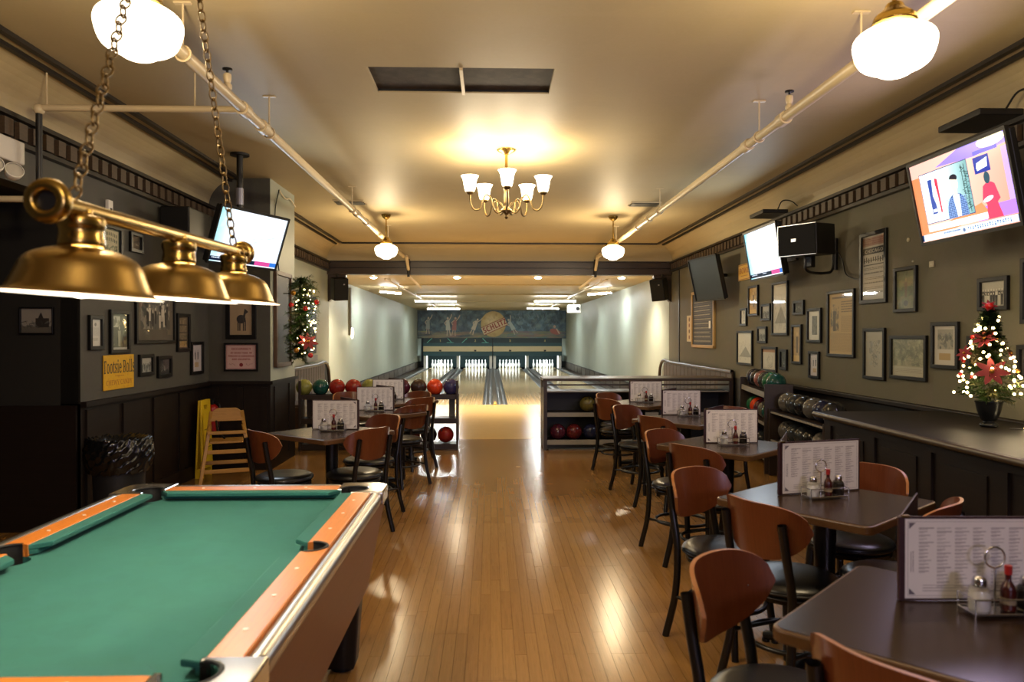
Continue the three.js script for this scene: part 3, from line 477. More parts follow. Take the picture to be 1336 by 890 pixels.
const scrNews = canvas(1024, 580, (x, w, h) => {
  let g = x.createLinearGradient(0, 0, w, h); g.addColorStop(0, '#d9a99a'); g.addColorStop(0.5, '#e8b9a6'); g.addColorStop(1, '#c98d78'); x.fillStyle = g; x.fillRect(0, 0, w, h);
  x.fillStyle = '#8d78e0'; x.beginPath(); x.moveTo(560, 0); x.lineTo(w, 0); x.lineTo(w, 70); x.lineTo(700, 90); x.lineTo(300, 70); x.fill(); x.fillStyle = '#5a54c8'; x.fillRect(700, 60, 230, 26); x.fillStyle = '#fff2c8'; x.beginPath(); x.ellipse(880, 22, 130, 40, 0, 0, 7); x.fill();
  x.fillStyle = '#b79af0'; x.fillRect(960, 90, 64, 400); x.fillStyle = '#a878e8'; x.fillRect(640, 430, 384, 90);
  x.fillStyle = '#c9794e'; x.fillRect(0, 100, 90, 430); x.fillStyle = '#d8875a'; x.beginPath(); x.moveTo(60, 520); x.lineTo(700, 400); x.lineTo(760, 470); x.lineTo(60, 580); x.fill();
  x.fillStyle = '#2b2b60'; x.fillRect(92, 84, 536, 372); g = x.createLinearGradient(96, 0, 620, 0); g.addColorStop(0, '#e8eef6'); g.addColorStop(0.55, '#cfe6e6'); g.addColorStop(1, '#6d9a9c'); x.fillStyle = g; x.fillRect(97, 89, 526, 362);
  x.fillStyle = '#27418f'; x.beginPath(); x.moveTo(180, 140); x.lineTo(228, 140); x.lineTo(214, 260); x.lineTo(236, 330); x.lineTo(236, 392); x.lineTo(180, 392); x.fill(); x.fillStyle = '#c0324a'; x.beginPath(); x.moveTo(262, 140); x.lineTo(292, 150); x.lineTo(292, 392); x.lineTo(276, 392); x.lineTo(252, 250); x.fill(); x.fillStyle = '#f4f7fa'; x.beginPath(); x.ellipse(246, 170, 14, 18, 0, 0, 7); x.fill(); x.beginPath(); x.moveTo(228, 190); x.lineTo(262, 195); x.lineTo(270, 270); x.lineTo(276, 380); x.lineTo(250, 300); x.lineTo(220, 280); x.fill(); x.fillStyle = '#fff'; x.font = 'bold 34px sans-serif'; x.fillText('NBA', 184, 380);
  x.fillStyle = '#1e3a3a'; for (let i = 0; i < 60; i++) { x.fillRect(540 + rnd() * 70, 120 + i * 5.2, rr(6, 30), 4); } x.fillRect(560, 110, 6, 330); x.fillRect(590, 110, 6, 330);
  x.fillStyle = '#2c4a86'; x.beginPath(); x.moveTo(350, 451); x.quadraticCurveTo(350, 320, 430, 296); x.lineTo(500, 296); x.quadraticCurveTo(566, 320, 566, 451); x.fill(); x.strokeStyle = '#8fb0dc'; x.lineWidth = 3; for (let i = 0; i < 12; i++) { x.beginPath(); x.moveTo(350 + i * 19, 310); x.lineTo(350 + i * 19, 451); x.stroke(); x.beginPath(); x.moveTo(350, 320 + i * 12); x.lineTo(566, 320 + i * 12); x.stroke(); }
  x.fillStyle = '#f2f4fa'; x.beginPath(); x.moveTo(430, 300); x.lineTo(500, 300); x.lineTo(486, 451); x.lineTo(446, 451); x.fill(); x.fillStyle = '#f0d0bc'; x.fillRect(446, 260, 36, 50); x.beginPath(); x.ellipse(464, 220, 40, 54, 0, 0, 7); x.fill(); x.fillStyle = '#1c1a26'; x.beginPath(); x.ellipse(464, 182, 42, 26, 0, Math.PI, 7); x.fill();
  x.fillStyle = '#27368e'; x.fillRect(690, 100, 150, 110); x.fillStyle = '#eef2ff'; x.beginPath(); x.moveTo(710, 170); x.lineTo(720, 140); x.lineTo(824, 118); x.lineTo(814, 178); x.lineTo(716, 192); x.fill();
  x.fillStyle = '#d8405c'; x.beginPath(); x.moveTo(740, 300); x.quadraticCurveTo(800, 260, 850, 300); x.lineTo(880, 400); x.lineTo(850, 420); x.lineTo(880, 520); x.lineTo(730, 520); x.lineTo(750, 420); x.lineTo(716, 390); x.fill(); x.fillStyle = '#f2e9ea'; x.beginPath(); x.ellipse(770, 388, 50, 16, -0.2, 0, 7); x.fill(); x.fillStyle = '#2c4a56'; x.beginPath(); x.ellipse(790, 250, 28, 40, 0, 0, 7); x.fill();
  x.fillStyle = '#f6f4fb'; x.fillRect(100, 470, 640, 44); x.fillStyle = '#cfe2f6'; x.fillRect(0, 528, w, 46); x.fillStyle = '#1c2c50'; inkLines(x, 260, 538, 190, 26, 1, '#5a6a90'); x.beginPath(); x.arc(480, 552, 14, 0, 7); x.fill(); for (let i = 0; i < 18; i++) x.fillRect(520 + i * 24, 536 + (i % 3) * 3, rr(8, 18), rr(16, 28)); x.fillStyle = '#cfe2f6'; x.fillRect(520, 548, 440, 4); x.fillStyle = '#1c2c50'; x.fillRect(0, 528, 18, 46); x.fillRect(w - 24, 528, 24, 46);
});
const scrPale = (tint) => canvas(512, 290, (x, w, h) => { const g = x.createLinearGradient(0, 0, w, 0); g.addColorStop(0, tint); g.addColorStop(0.18, '#eef5fb'); g.addColorStop(1, '#e4eefa'); x.fillStyle = g; x.fillRect(0, 0, w, h); for (let i = 0; i < 60; i++) { x.fillStyle = `rgba(${rr(200, 245) | 0},${rr(215, 245) | 0},${rr(235, 255) | 0},0.2)`; x.beginPath(); x.ellipse(rnd() * w, rnd() * h, rr(15, 70), rr(10, 50), rnd() * 3, 0, 7); x.fill(); }
  x.strokeStyle = 'rgba(170,190,215,0.5)'; x.lineWidth = 3; for (let i = 0; i < 5; i++) { x.beginPath(); x.moveTo(rr(150, 480), rr(60, 150)); x.lineTo(rr(150, 480), rr(150, 250)); x.stroke(); }
  x.fillStyle = '#0f1a30'; x.fillRect(0, h - 28, w * 0.72, 22); x.fillStyle = '#e6f0ff'; inkLines(x, 20, h - 24, 90, 14, 1, '#e6f0ff'); inkLines(x, 200, h - 24, 60, 14, 1, '#e6f0ff'); x.fillStyle = '#c8468c'; x.fillRect(w * 0.66, h - 30, w * 0.24, 24); x.fillStyle = '#2f6fc8'; x.fillRect(w * 0.9, h - 30, w * 0.1, 24); });
// wall sets: the screen faces -x and leans down
const wallMount = g => { const D = XR - g.position.x; part(g, 'wall_arm', rbox(0.05, 0.06, D - 0.08, 0.01), m_black, [0.0, 0.05, -D / 2 - 0.02]); part(g, 'wall_plate', rbox(0.3, 0.3, 0.03, 0.006), m_black, [0.0, 0.05, -D + 0.02]); };
tv('television', 'large wall television showing a studio interview with a woman in pink', scrNews, 0.99, 0.56, [3.135, 2.465, -4.75], -Math.PI / 2, 0.20, wallMount, 1.9, L_TV, new THREE.Color(0.80, 0.66, 1.0));
tv('television', 'pale glowing wall television beside the black box speaker', scrPale('#7fd0e0'), 0.99, 0.56, [3.19, 2.48, -8.40], -Math.PI / 2, 0.17, wallMount, 1.5, L_TV, new THREE.Color(0.75, 0.88, 1.0));
tv('television', 'slanted pale glowing television hung from the ceiling beside the pier', scrPale('#8fd4dc'), 0.90, 0.51, [-2.32, 2.435, -7.06], Math.atan2(0.85, 0.37), 0.34, g => { part(g, 'ceiling_pole', rod([0, 0.1, -0.12], [0, CH - 2.435, -0.12], 0.03, 14), m_black); part(g, 'pole_sleeve', rod([0, 0.34, -0.12], [0, 0.5, -0.12], 0.036, 14), M(0x8a8a98, 0.4, 0.5)); part(g, 'ceiling_flange', cyl(0.09, 0.02, 20), m_black, [0, CH - 2.445, -0.12]); part(g, 'arm', rbox(0.08, 0.2, 0.1, 0.01), m_black, [0, 0.06, -0.09]); }, 1.5, L_TV, new THREE.Color(0.75, 0.88, 1.0));
tv('television', 'television on the plain end wall opposite the lanes', scrPale('#b8a8e8'), 0.99, 0.56, [1.5, 2.2, 4.02], Math.PI, 0.22, g => { part(g, 'wall_arm', rbox(0.1, 0.1, 0.12, 0.01), m_black, [0, 0, -0.11]); }, 1.6, 40, new THREE.Color(0.72, 0.64, 1.0));
tv('television', 'switched off dark grey screen tilted above the letter board', null, 0.92, 0.62, [3.22, 2.36, -10.75], -1.42, 0.22, g => { g.updateMatrixWorld(true); const a = g.worldToLocal(V(3.545, 2.42, -10.78)), b = V(0.02, 0.06, -0.05); part(g, 'wall_arm', rod(b.toArray(), a.toArray(), 0.025), m_black); }, 0, 0, null);
for (const [z, lab] of [[-4.85, 'black receiver box on the cornice over the big television'], [-8.6, 'black receiver box on the cornice over the pale television']]) { const b = thing('receiver_box', lab, 'receiver', [3.33, 2.945, z]); part(b, 'case', rbox(0.3, 0.045, 0.44, 0.008), m_black, [0, 0.022, 0]); part(b, 'lead', tube([[0.02, 0.03, 0.22], [0.04, 0.12, 0.32], [0.1, 0.1, 0.42], [0.14, 0.03, 0.5]], 0.007, 24, 6), m_black); }
{
  // box speaker on bent arm
  const g = thing('wall_speaker', 'black box speaker on a bent tube bracket between the televisions', 'speaker', [3.10, 2.36, -7.02], -0.95);
  const sb = part(g, 'cabinet', rbox(0.40, 0.30, 0.34, 0.012), m_black, [0, 0.08, 0], [0.05, 0, 0]); part(sb, 'grille', rbox(0.385, 0.285, 0.02, 0.006), M(0x050505, 0.9), [0, 0, 0.172]); part(sb, 'badge', box(0.05, 0.03, 0.006, -0.03, 0.0, 0.184), m_alu);
  part(sb, 'grille_rim', join(box(0.40, 0.006, 0.012, 0, 0.147, 0.18), box(0.006, 0.30, 0.012, -0.197, 0, 0.18), box(0.40, 0.006, 0.012, 0, -0.147, 0.18)), m_alu);
  part(g, 'swivel', rbox(0.08, 0.12, 0.08, 0.01), m_black, [0, -0.12, -0.05]);
  const inv = (x, y, z) => g.worldToLocal(V(x, y, z)).toArray(); g.updateMatrixWorld(true);
  part(g, 'bracket_tube', tube([inv(3.10, 2.26, -7.04), inv(3.10, 2.17, -7.05), inv(3.15, 2.14, -7.08), inv(3.38, 2.14, -7.22), inv(3.46, 2.16, -7.27), inv(3.49, 2.22, -7.29), inv(3.495, 2.42, -7.3)], 0.014, 50, 8), m_black);
  part(g, 'wall_bar', rod(inv(3.515, 2.18, -7.3), inv(3.515, 2.50, -7.3), 0.028, 10), m_black);
  part(g, 'speaker_wire', tube([inv(3.24, 2.44, -7.1), inv(3.36, 2.5, -7.2), inv(3.46, 2.42, -7.26), inv(3.53, 2.3, -7.2), inv(3.53, 2.12, -7.1), inv(3.54, 2.06, -6.95), inv(3.54, 2.05, -6.85)], 0.006, 40, 6), m_black);
  // beam speakers
  for (const [x, ry, lab] of [[-2.86, 0.5, 'small black speaker under the beam bracket on the wreath side'], [3.24, -0.6, 'small black speaker under the beam bracket on the letter board side']]) {
    const s = thing('beam_speaker', lab, 'speaker', [x, 2.40, -13.82], ry);
    const c = part(s, 'cabinet', rbox(0.28, 0.42, 0.24, 0.02), m_black, [0, 0, 0], [0.2, 0, 0.06]); part(c, 'grille', rbox(0.26, 0.40, 0.015, 0.006), M(0x111111, 0.9), [0, 0, 0.12]); part(c, 'badge', box(0.03, 0.02, 0.004, 0.05, 0.1, 0.13), m_alu); part(s, 'arm', rod([0, 0.05, -0.1], [0, 0.3, -0.16], 0.02), m_black);
  }
  // shallow dark box speaker high on the picture wall
  const d = thing('wall_speaker', 'long dark shallow box high on the picture wall under the cornice', 'speaker', [XL + 0.16, 2.60, -7.5], 0); part(d, 'cabinet', rbox(0.28, 0.27, 1.1, 0.015), m_black); part(d, 'seam', box(0.006, 0.25, 0.008, 0.142, 0, 0), m_trim); part(d, 'bracket', box(0.1, 0.04, 0.3, -0.1, 0.1, 0), m_black);
  const sw = thing('wall_box', 'small white sensor box on the picture wall above the frames', 'box', [XL, 2.56, -6.06]); part(sw, 'case', rbox(0.03, 0.12, 0.07, 0.006), m_white, [0.015, 0, 0]); part(sw, 'slot', box(0.004, 0.03, 0.03, 0.031, -0.02, 0), m_trim);
}

// ------------------------------------------------------------------ framed pictures and signs
const greyBlobs = (x, X, Y, W, H, lo, hi, n, tint = [1, 1, 0.96]) => { x.save(); x.beginPath(); x.rect(X, Y, W, H); x.clip(); for (let i = 0; i < n; i++) { const k = rr(lo, hi); x.fillStyle = `rgba(${k * tint[0] | 0},${k * tint[1] | 0},${k * tint[2] | 0},0.55)`; x.beginPath(); x.ellipse(X + rnd() * W, Y + rnd() * H, rr(2, W * 0.16), rr(2, H * 0.14), rnd() * 3, 0, 7); x.fill(); } x.restore(); };
const person = (x, cx, top, h, dark, light) => { x.fillStyle = light; x.beginPath(); x.ellipse(cx, top + h * 0.09, h * 0.06, h * 0.09, 0, 0, 7); x.fill(); x.fillStyle = dark; x.beginPath(); x.moveTo(cx - h * 0.14, top + h * 0.22); x.lineTo(cx + h * 0.14, top + h * 0.22); x.lineTo(cx + h * 0.11, top + h * 0.6); x.lineTo(cx + h * 0.1, top + h); x.lineTo(cx - h * 0.1, top + h); x.lineTo(cx - h * 0.11, top + h * 0.6); x.fill(); };
const fill = (x, c, w, h) => { x.fillStyle = c; x.fillRect(0, 0, w, h); };
const prints = {
  portrait: (x, w, h) => { fill(x, '#b39458', w, h); greyBlobs(x, 0, 0, w, h, 120, 200, 40, [1, 0.8, 0.5]); person(x, w / 2, h * 0.15, h * 0.6, '#5c4524', '#c9a86e'); x.fillStyle = '#c8a45e'; x.fillRect(0, h * 0.82, w, h * 0.18); },
  photo: (x, w, h) => { fill(x, '#8d8a82', w, h); x.fillStyle = '#a9a69c'; x.fillRect(0, 0, w, h * 0.4); greyBlobs(x, 0, h * 0.3, w, h * 0.7, 40, 120, 50); for (let i = 0; i < 4; i++) person(x, w * (0.2 + i * 0.2), h * rr(0.35, 0.45), h * 0.5, '#33312e', '#b9b4a8'); },
  group: (x, w, h) => { fill(x, '#8e8b80', w, h); x.fillStyle = '#a4a194'; x.fillRect(0, 0, w, h * 0.35); for (let r = 0; r < 2; r++) for (let i = 0; i < 9; i++) person(x, w * (0.06 + i * 0.11) + rr(-3, 3), h * (0.3 + r * 0.14) + rr(-3, 3), h * 0.5, rnd() < 0.4 ? '#b5b1a4' : '#2a2826', '#c8c3b4'); },
  sheet: (x, w, h) => { fill(x, '#c9c6be', w, h); x.fillStyle = '#7d7a74'; x.beginPath(); x.arc(w / 2, h * 0.2, w * 0.1, 0, 7); x.fill(); inkLines(x, w * 0.15, h * 0.32, w * 0.7, h * 0.3, 12, 'rgba(60,60,60,0.35)'); inkLines(x, w * 0.25, h * 0.7, w * 0.5, h * 0.12, 4); },
  sketch: (x, w, h) => { fill(x, '#cbc7bb', w, h); x.strokeStyle = 'rgba(60,56,48,0.5)'; x.lineWidth = 1.2; for (let i = 0; i < 90; i++) { const a = rnd() * w, b = h * rr(0.35, 0.95); x.beginPath(); x.moveTo(a, b); x.quadraticCurveTo(a + rr(-16, 16), b - rr(6, 26), a + rr(-20, 20), b - rr(4, 36)); x.stroke(); } x.fillStyle = 'rgba(110,106,96,0.6)'; x.beginPath(); x.moveTo(w * 0.1, h * 0.8); x.lineTo(w * 0.55, h * 0.45); x.lineTo(w * 0.95, h * 0.8); x.fill(); },
  cartoon: (x, w, h) => { fill(x, '#cdc8ba', w, h); x.fillStyle = '#a97a54'; x.fillRect(0, 0, w, h * 0.16); x.strokeStyle = 'rgba(40,40,40,0.75)'; x.lineWidth = 2; for (let i = 0; i < 14; i++) { x.beginPath(); x.arc(w * rr(0.3, 0.7), h * rr(0.4, 0.8), rr(6, w * 0.22), rnd() * 6, rnd() * 6); x.stroke(); } },
  news: (x, w, h) => { fill(x, '#b0935c', w, h); x.fillStyle = '#6d5730'; x.fillRect(w * 0.12, h * 0.06, w * 0.76, h * 0.03); inkLines(x, w * 0.5, h * 0.14, w * 0.44, h * 0.2, 5, 'rgba(50,36,14,0.75)'); greyBlobs(x, w * 0.06, h * 0.18, w * 0.34, h * 0.44, 60, 130, 40, [1, 0.85, 0.55]); person(x, w * 0.22, h * 0.2, h * 0.42, '#4d3d20', '#a08653'); inkLines(x, w * 0.06, h * 0.66, w * 0.88, h * 0.3, 18, 'rgba(60,44,18,0.4)'); inkLines(x, w * 0.5, h * 0.38, w * 0.44, h * 0.26, 14, 'rgba(60,44,18,0.4)'); },
  bill: (x, w, h) => { fill(x, '#a8a294', w, h); x.fillStyle = '#8f6f60'; x.fillRect(0, h * 0.03, w, h * 0.13); x.textAlign = 'center'; x.fillStyle = '#2a2622'; inkLines(x, w * 0.06, h * 0.05, w * 0.88, h * 0.10, 3, 'rgba(120,60,40,0.6)'); x.fillStyle = '#26231f'; x.fillRect(w * 0.02, h * 0.19, w * 0.96, h * 0.10); x.fillStyle = '#a8a294'; x.font = `bold ${h * 0.078}px sans-serif`; x.save(); x.translate(w / 2, h * 0.268); x.scale(w / (h * 0.44), 1); x.fillText('CHICAGO', 0, 0); x.restore(); x.fillStyle = '#26231f'; for (let i = 0; i < 9; i++) { x.fillRect(w * (0.06 + i * 0.1), h * rr(0.33, 0.36), w * 0.045, h * rr(0.06, 0.085)); x.fillRect(w * (0.06 + i * 0.1), h * 0.38, w * 0.085, h * 0.014); } x.fillRect(w * 0.04, h * 0.45, w * 0.92, h * 0.012); for (let i = 0; i < 6; i++) inkLines(x, w * 0.08, h * (0.5 + i * 0.075), w * 0.84, h * 0.045, i % 2 ? 1 : 2, 'rgba(40,36,30,0.7)'); },
  green: (x, w, h) => { fill(x, '#6f6a4a', w, h); x.fillStyle = '#4a5a3c'; x.fillRect(0, h * 0.42, w, h * 0.24); greyBlobs(x, 0, 0, w, h, 70, 130, 70, [0.9, 0.95, 0.6]); person(x, w / 2, h * 0.2, h * 0.5, '#5a4a34', '#8d7c58'); x.fillStyle = '#2f2c20'; x.beginPath(); x.ellipse(w * 0.5, h * 0.85, w * 0.12, h * 0.07, 0, 0, 7); x.fill(); },
  drawing: (x, w, h) => { fill(x, '#9f9886', w, h); greyBlobs(x, w * 0.2, h * 0.2, w * 0.6, h * 0.55, 100, 160, 30); x.strokeStyle = 'rgba(50,60,56,0.6)'; x.lineWidth = 1.5; for (let i = 0; i < 40; i++) { x.beginPath(); x.arc(w * rr(0.35, 0.65), h * rr(0.25, 0.75), rr(2, 14), rnd() * 6, rnd() * 6); x.stroke(); } },
  print: (x, w, h) => { fill(x, '#8f8a70', w, h); greyBlobs(x, 0, 0, w, h * 0.72, 90, 175, 160, [0.95, 0.95, 0.75]); x.strokeStyle = 'rgba(60,58,44,0.5)'; for (let i = 0; i < 60; i++) { x.beginPath(); x.moveTo(rnd() * w, rnd() * h * 0.7); x.lineTo(rnd() * w, rnd() * h * 0.7); x.stroke(); } x.fillStyle = '#a39d88'; x.fillRect(0, h * 0.74, w, h * 0.26); inkLines(x, w * 0.1, h * 0.8, w * 0.8, h * 0.12, 3, 'rgba(60,56,44,0.35)'); },
  matted: (x, w, h) => { fill(x, '#b5ada0', w, h); x.fillStyle = '#8c8778'; x.fillRect(w * 0.15, h * 0.1, w * 0.7, h * 0.5); greyBlobs(x, w * 0.15, h * 0.18, w * 0.7, h * 0.42, 50, 130, 50); x.fillStyle = '#9a7c44'; x.fillRect(w * 0.22, h * 0.7, w * 0.5, h * 0.17); },
  plate: (x, w, h) => { fill(x, '#cfcabd', w, h); x.fillStyle = '#6f6c60'; x.fillRect(w * 0.28, h * 0.18, w * 0.44, h * 0.64); greyBlobs(x, w * 0.28, h * 0.18, w * 0.44, h * 0.64, 70, 140, 30); },
  dark: (x, w, h) => { fill(x, '#2c2b2c', w, h); greyBlobs(x, w * 0.1, h * 0.3, w * 0.8, h * 0.5, 60, 190, 24); },
  map: (x, w, h) => { fill(x, '#3a4a42', w, h); x.fillStyle = '#b7b496'; x.fillRect(w * 0.06, h * 0.06, w * 0.88, h * 0.88); for (let k = 0; k < 2; k++) for (let q = 0; q < 9; q++) { x.fillStyle = '#49584a'; x.fillRect(w * (0.13 + q * 0.085), h * (0.18 + k * 0.18 - 0.05 * Math.sin(q * 0.39)), w * 0.045, h * 0.11); } greyBlobs(x, w * 0.1, h * 0.55, w * 0.8, h * 0.35, 60, 140, 40, [0.8, 1, 0.8]); },
  crowd: (x, w, h) => { fill(x, '#5b5347', w, h); x.fillStyle = '#8b8374'; x.fillRect(w * 0.1, h * 0.06, w * 0.8, h * 0.72); greyBlobs(x, w * 0.1, h * 0.06, w * 0.8, h * 0.72, 30, 120, 90); for (let i = 0; i < 12; i++) person(x, w * rr(0.15, 0.85), h * rr(0.2, 0.45), h * 0.32, rnd() < 0.4 ? '#c9c2b2' : '#2a2622', '#d8d0be'); },
  strip: (x, w, h) => { fill(x, '#3b2f22', w, h); for (let i = 0; i < 4; i++) { x.fillStyle = i === 3 ? '#a0834e' : '#6e5f48'; x.fillRect(w * 0.14, h * (0.05 + i * 0.24), w * 0.72, h * 0.19); greyBlobs(x, w * 0.14, h * (0.05 + i * 0.24), w * 0.72, h * 0.19, 60, 190, 14, [1, 0.9, 0.7]); } },
  figures: (x, w, h) => { fill(x, '#c4bcc0', w, h); person(x, w * 0.36, h * 0.22, h * 0.34, '#2a2c34', '#77727a'); person(x, w * 0.64, h * 0.2, h * 0.36, '#2a2c34', '#77727a'); x.fillStyle = '#b49a7a'; x.fillRect(w * 0.3, h * 0.66, w * 0.42, h * 0.18); },
  horse: (x, w, h) => { fill(x, '#a08a6c', w, h); x.fillStyle = '#1d1816'; x.beginPath(); x.ellipse(w * 0.5, h * 0.52, w * 0.2, h * 0.13, 0, 0, 7); x.fill(); x.beginPath(); x.moveTo(w * 0.56, h * 0.5); x.lineTo(w * 0.66, h * 0.2); x.lineTo(w * 0.82, h * 0.3); x.lineTo(w * 0.7, h * 0.36); x.lineTo(w * 0.66, h * 0.52); x.fill(); for (const a of [0.34, 0.42, 0.58, 0.66]) x.fillRect(w * a, h * 0.55, w * 0.05, h * 0.32); },
  house: (x, w, h) => { fill(x, '#8c857c', w, h); x.fillStyle = '#5a544c'; x.fillRect(0, h * 0.72, w, h * 0.28); x.fillStyle = '#2a2522'; x.fillRect(w * 0.45, h * 0.4, w * 0.42, h * 0.36); x.beginPath(); x.moveTo(w * 0.52, h * 0.42); x.lineTo(w * 0.62, h * 0.16); x.lineTo(w * 0.7, h * 0.42); x.fill(); greyBlobs(x, 0, h * 0.5, w, h * 0.3, 30, 110, 24); },
  green2: (x, w, h) => { fill(x, '#5f5e44', w, h); x.fillStyle = '#b8b496'; x.fillRect(w * 0.15, h * 0.08, w * 0.4, h * 0.3); greyBlobs(x, 0, h * 0.1, w, h * 0.85, 60, 150, 60, [0.95, 0.95, 0.65]); person(x, w * 0.5, h * 0.35, h * 0.55, '#a5a184', '#c2bd9c'); x.fillStyle = '#b5b2a4'; x.fillRect(0, h * 0.93, w, h * 0.07); },
};
const printMats = {}; let printN = 0;
function printMat(kind, w, h) { const key = kind + '|' + (w / h).toFixed(1); if (!printMats[key]) { const H = 256, W = Math.max(64, Math.round(H * w / h)); printMats[key] = M(0xffffff, 0.6, 0, { map: canvas(W, H, (x, a, b) => prints[kind](x, a, b)) }); } return printMats[key]; }
const m_frame = M(0x080706, 0.4, 0, { specularIntensity: 0.6 });
// on: 'R' right wall (faces -x), 'L' left wall (faces +x), 'F' faces the camera
function frame(on, a, y, w, h, kind, label, bw = 0.022, group, fz) {
  const P = on === 'R' ? [XR, y, a] : on === 'L' ? [XL, y, a] : [a, y, fz], ry = on === 'R' ? -Math.PI / 2 : on === 'L' ? Math.PI / 2 : 0;
  const g = thing('picture_frame', label, 'picture', P, ry, group);
  const s = new THREE.Shape(); s.moveTo(-w / 2, -h / 2); s.lineTo(w / 2, -h / 2); s.lineTo(w / 2, h / 2); s.lineTo(-w / 2, h / 2); s.closePath();
  const p = new THREE.Path(), iw = w / 2 - bw, ih = h / 2 - bw; p.moveTo(-iw, -ih); p.lineTo(-iw, ih); p.lineTo(iw, ih); p.lineTo(iw, -ih); p.closePath(); s.holes.push(p);
  part(g, 'moulding', ext(s, 0.02, 0.003), m_frame, [0, 0, 0.004]);
  part(g, 'print', new THREE.PlaneGeometry(iw * 2, ih * 2), printMat(kind, iw, ih), [0, 0, 0.008]);
  part(g, 'backing', box(w - 0.01, h - 0.01, 0.004, 0, 0, 0.003), m_frame);
  part(g, 'glass', new THREE.PlaneGeometry(iw * 2, ih * 2), m_pane, [0, 0, 0.014]);
  return g;
}
for (const f of [
  [-10.03, 1.77, 0.25, 0.24, 'sheet', 'tiny framed pale sheet beside the narrow tan portrait'],
  [-9.66, 1.98, 0.36, 0.40, 'portrait', 'black framed narrow tan portrait below the pale television'],
  [-9.21, 1.81, 0.31, 0.21, 'photo', 'small framed grey photo between tan portrait and tall sketch'],
  [-8.76, 1.84, 0.48, 0.65, 'sketch', 'tall black framed pale sketch below the pale television'],
  [-8.22, 1.83, 0.28, 0.16, 'dark', 'tiny black framed dark picture right of the tall sketch'],
  [-7.82, 1.62, 0.34, 0.37, 'plate', 'framed white mount around a dark rectangle beside the tan newspaper'],
  [-7.22, 1.63, 0.56, 0.67, 'news', 'large black framed yellowed newspaper page'],
  [-9.99, 1.34, 0.61, 0.47, 'sketch', 'framed pencil landscape just above the ball rack corner'],
  [-9.34, 1.52, 0.31, 0.21, 'photo', 'small framed grey photo below the tall sketch'],
  [-9.10, 1.21, 0.49, 0.31, 'cartoon', 'framed ink cartoon with an orange heading above the ball rack'],
  [-8.65, 1.22, 0.21, 0.24, 'dark', 'narrow dark framed photo beside the ink cartoon'],
  [-8.27, 1.41, 0.26, 0.45, 'portrait', 'tall thin framed buff card between sketch and newspaper'],
  [-7.82, 1.19, 0.25, 0.29, 'figures', 'small framed standing figure low beside the newspaper'],
  [-6.60, 2.14, 0.46, 0.66, 'bill', 'tall black framed old playbill with bold lettering', 0.03],
  [-6.08, 1.90, 0.33, 0.38, 'green', 'black framed greenish photo of a standing player'],
  [-6.58, 1.34, 0.37, 0.47, 'drawing', 'black framed pale drawing below the playbill'],
  [-6.04, 1.32, 0.53, 0.37, 'print', 'wide black framed olive engraving with a pale caption strip'],
  [-5.54, 1.43, 0.33, 0.36, 'matted', 'framed white mount with a photo above a gold plate'],
  [-5.00, 1.80, 0.30, 0.23, 'group', 'black framed group photo above the small lit tree'],
  [-5.15, 1.38, 0.23, 0.24, 'portrait', 'framed tan picture partly behind the small lit tree'],
  [-4.66, 1.33, 0.19, 0.22, 'dark', 'small dark framed picture at the far side of the lit tree from the newspaper'],
  [-4.60, 1.80, 0.25, 0.43, 'sheet', 'framed cream sheet beside the group photo below the big television'],
]) frame('R', f[0], f[1], f[2], f[3], f[4], f[5], f[6] || 0.024);
for (const f of [
  [-5.86, 1.53, 0.20, 0.27, 'sheet', 'thin black framed white card next to the alcove edge'],
  [-6.23, 1.54, 0.32, 0.36, 'green2', 'black framed greenish print above the yellow candy sign'],
  [-6.90, 1.70, 0.79, 0.53, 'crowd', 'largest black framed crowd photo under the brass lamp shades'],
  [-7.50, 1.54, 0.30, 0.38, 'strip', 'tall framed strip of four brown photos'],
  [-7.84, 1.27, 0.31, 0.34, 'figures', 'framed lilac sheet with two figures nearest the pier corner'],
  [-6.70, 1.24, 0.27, 0.19, 'photo', 'small framed pale photo beside the yellow candy sign'],
  [-7.07, 1.21, 0.29, 0.20, 'dark', 'small framed dark photo below the crowd photo'],
  [-6.08, 2.27, 0.37, 0.30, 'map', 'framed green lettered certificate above the brass lamp shades'],
  [-6.52, 2.33, 0.22, 0.17, 'dark', 'tiny framed dark picture beside the green certificate'],
]) frame('L', f[0], f[1], f[2], f[3], f[4], f[5], f[6] || 0.026);
frame('F', -2.79, 1.70, 0.33, 0.45, 'horse', 'black framed drawing of a dark horse on the pier', 0.04, null, -8.2);
frame('F', -3.47, 1.62, 0.25, 0.20, 'house', 'frameless old photo of a towered house on the black wall', 0.004, null, -5.66);
// occupancy notice
const notice = canvas(360, 300, (x, w, h) => { fill(x, '#c9a8a8', w, h); x.strokeStyle = '#8d2a34'; x.lineWidth = 4; x.strokeRect(12, 12, w - 24, h - 24); x.fillStyle = '#7c1826'; x.textAlign = 'center'; x.font = 'bold 38px sans-serif'; x.fillText('OCCUPANCY', w / 2, 68); x.font = 'bold 28px sans-serif'; x.fillText('BY MORE THAN  99', w / 2, 112); x.fillText('PERSONS IS DANGEROUS', w / 2, 150, w * 0.84); x.fillText('AND UNLAWFUL', w / 2, 188); x.beginPath(); x.arc(w / 2, 244, 22, 0, 7); x.fill(); x.strokeStyle = '#5a2a34'; x.lineWidth = 2; for (const c of [80, 280]) { x.beginPath(); x.moveTo(c - 40, 240); for (let i = 0; i < 10; i++) x.lineTo(c - 40 + i * 8, 240 + rr(-12, 10)); x.stroke(); } });
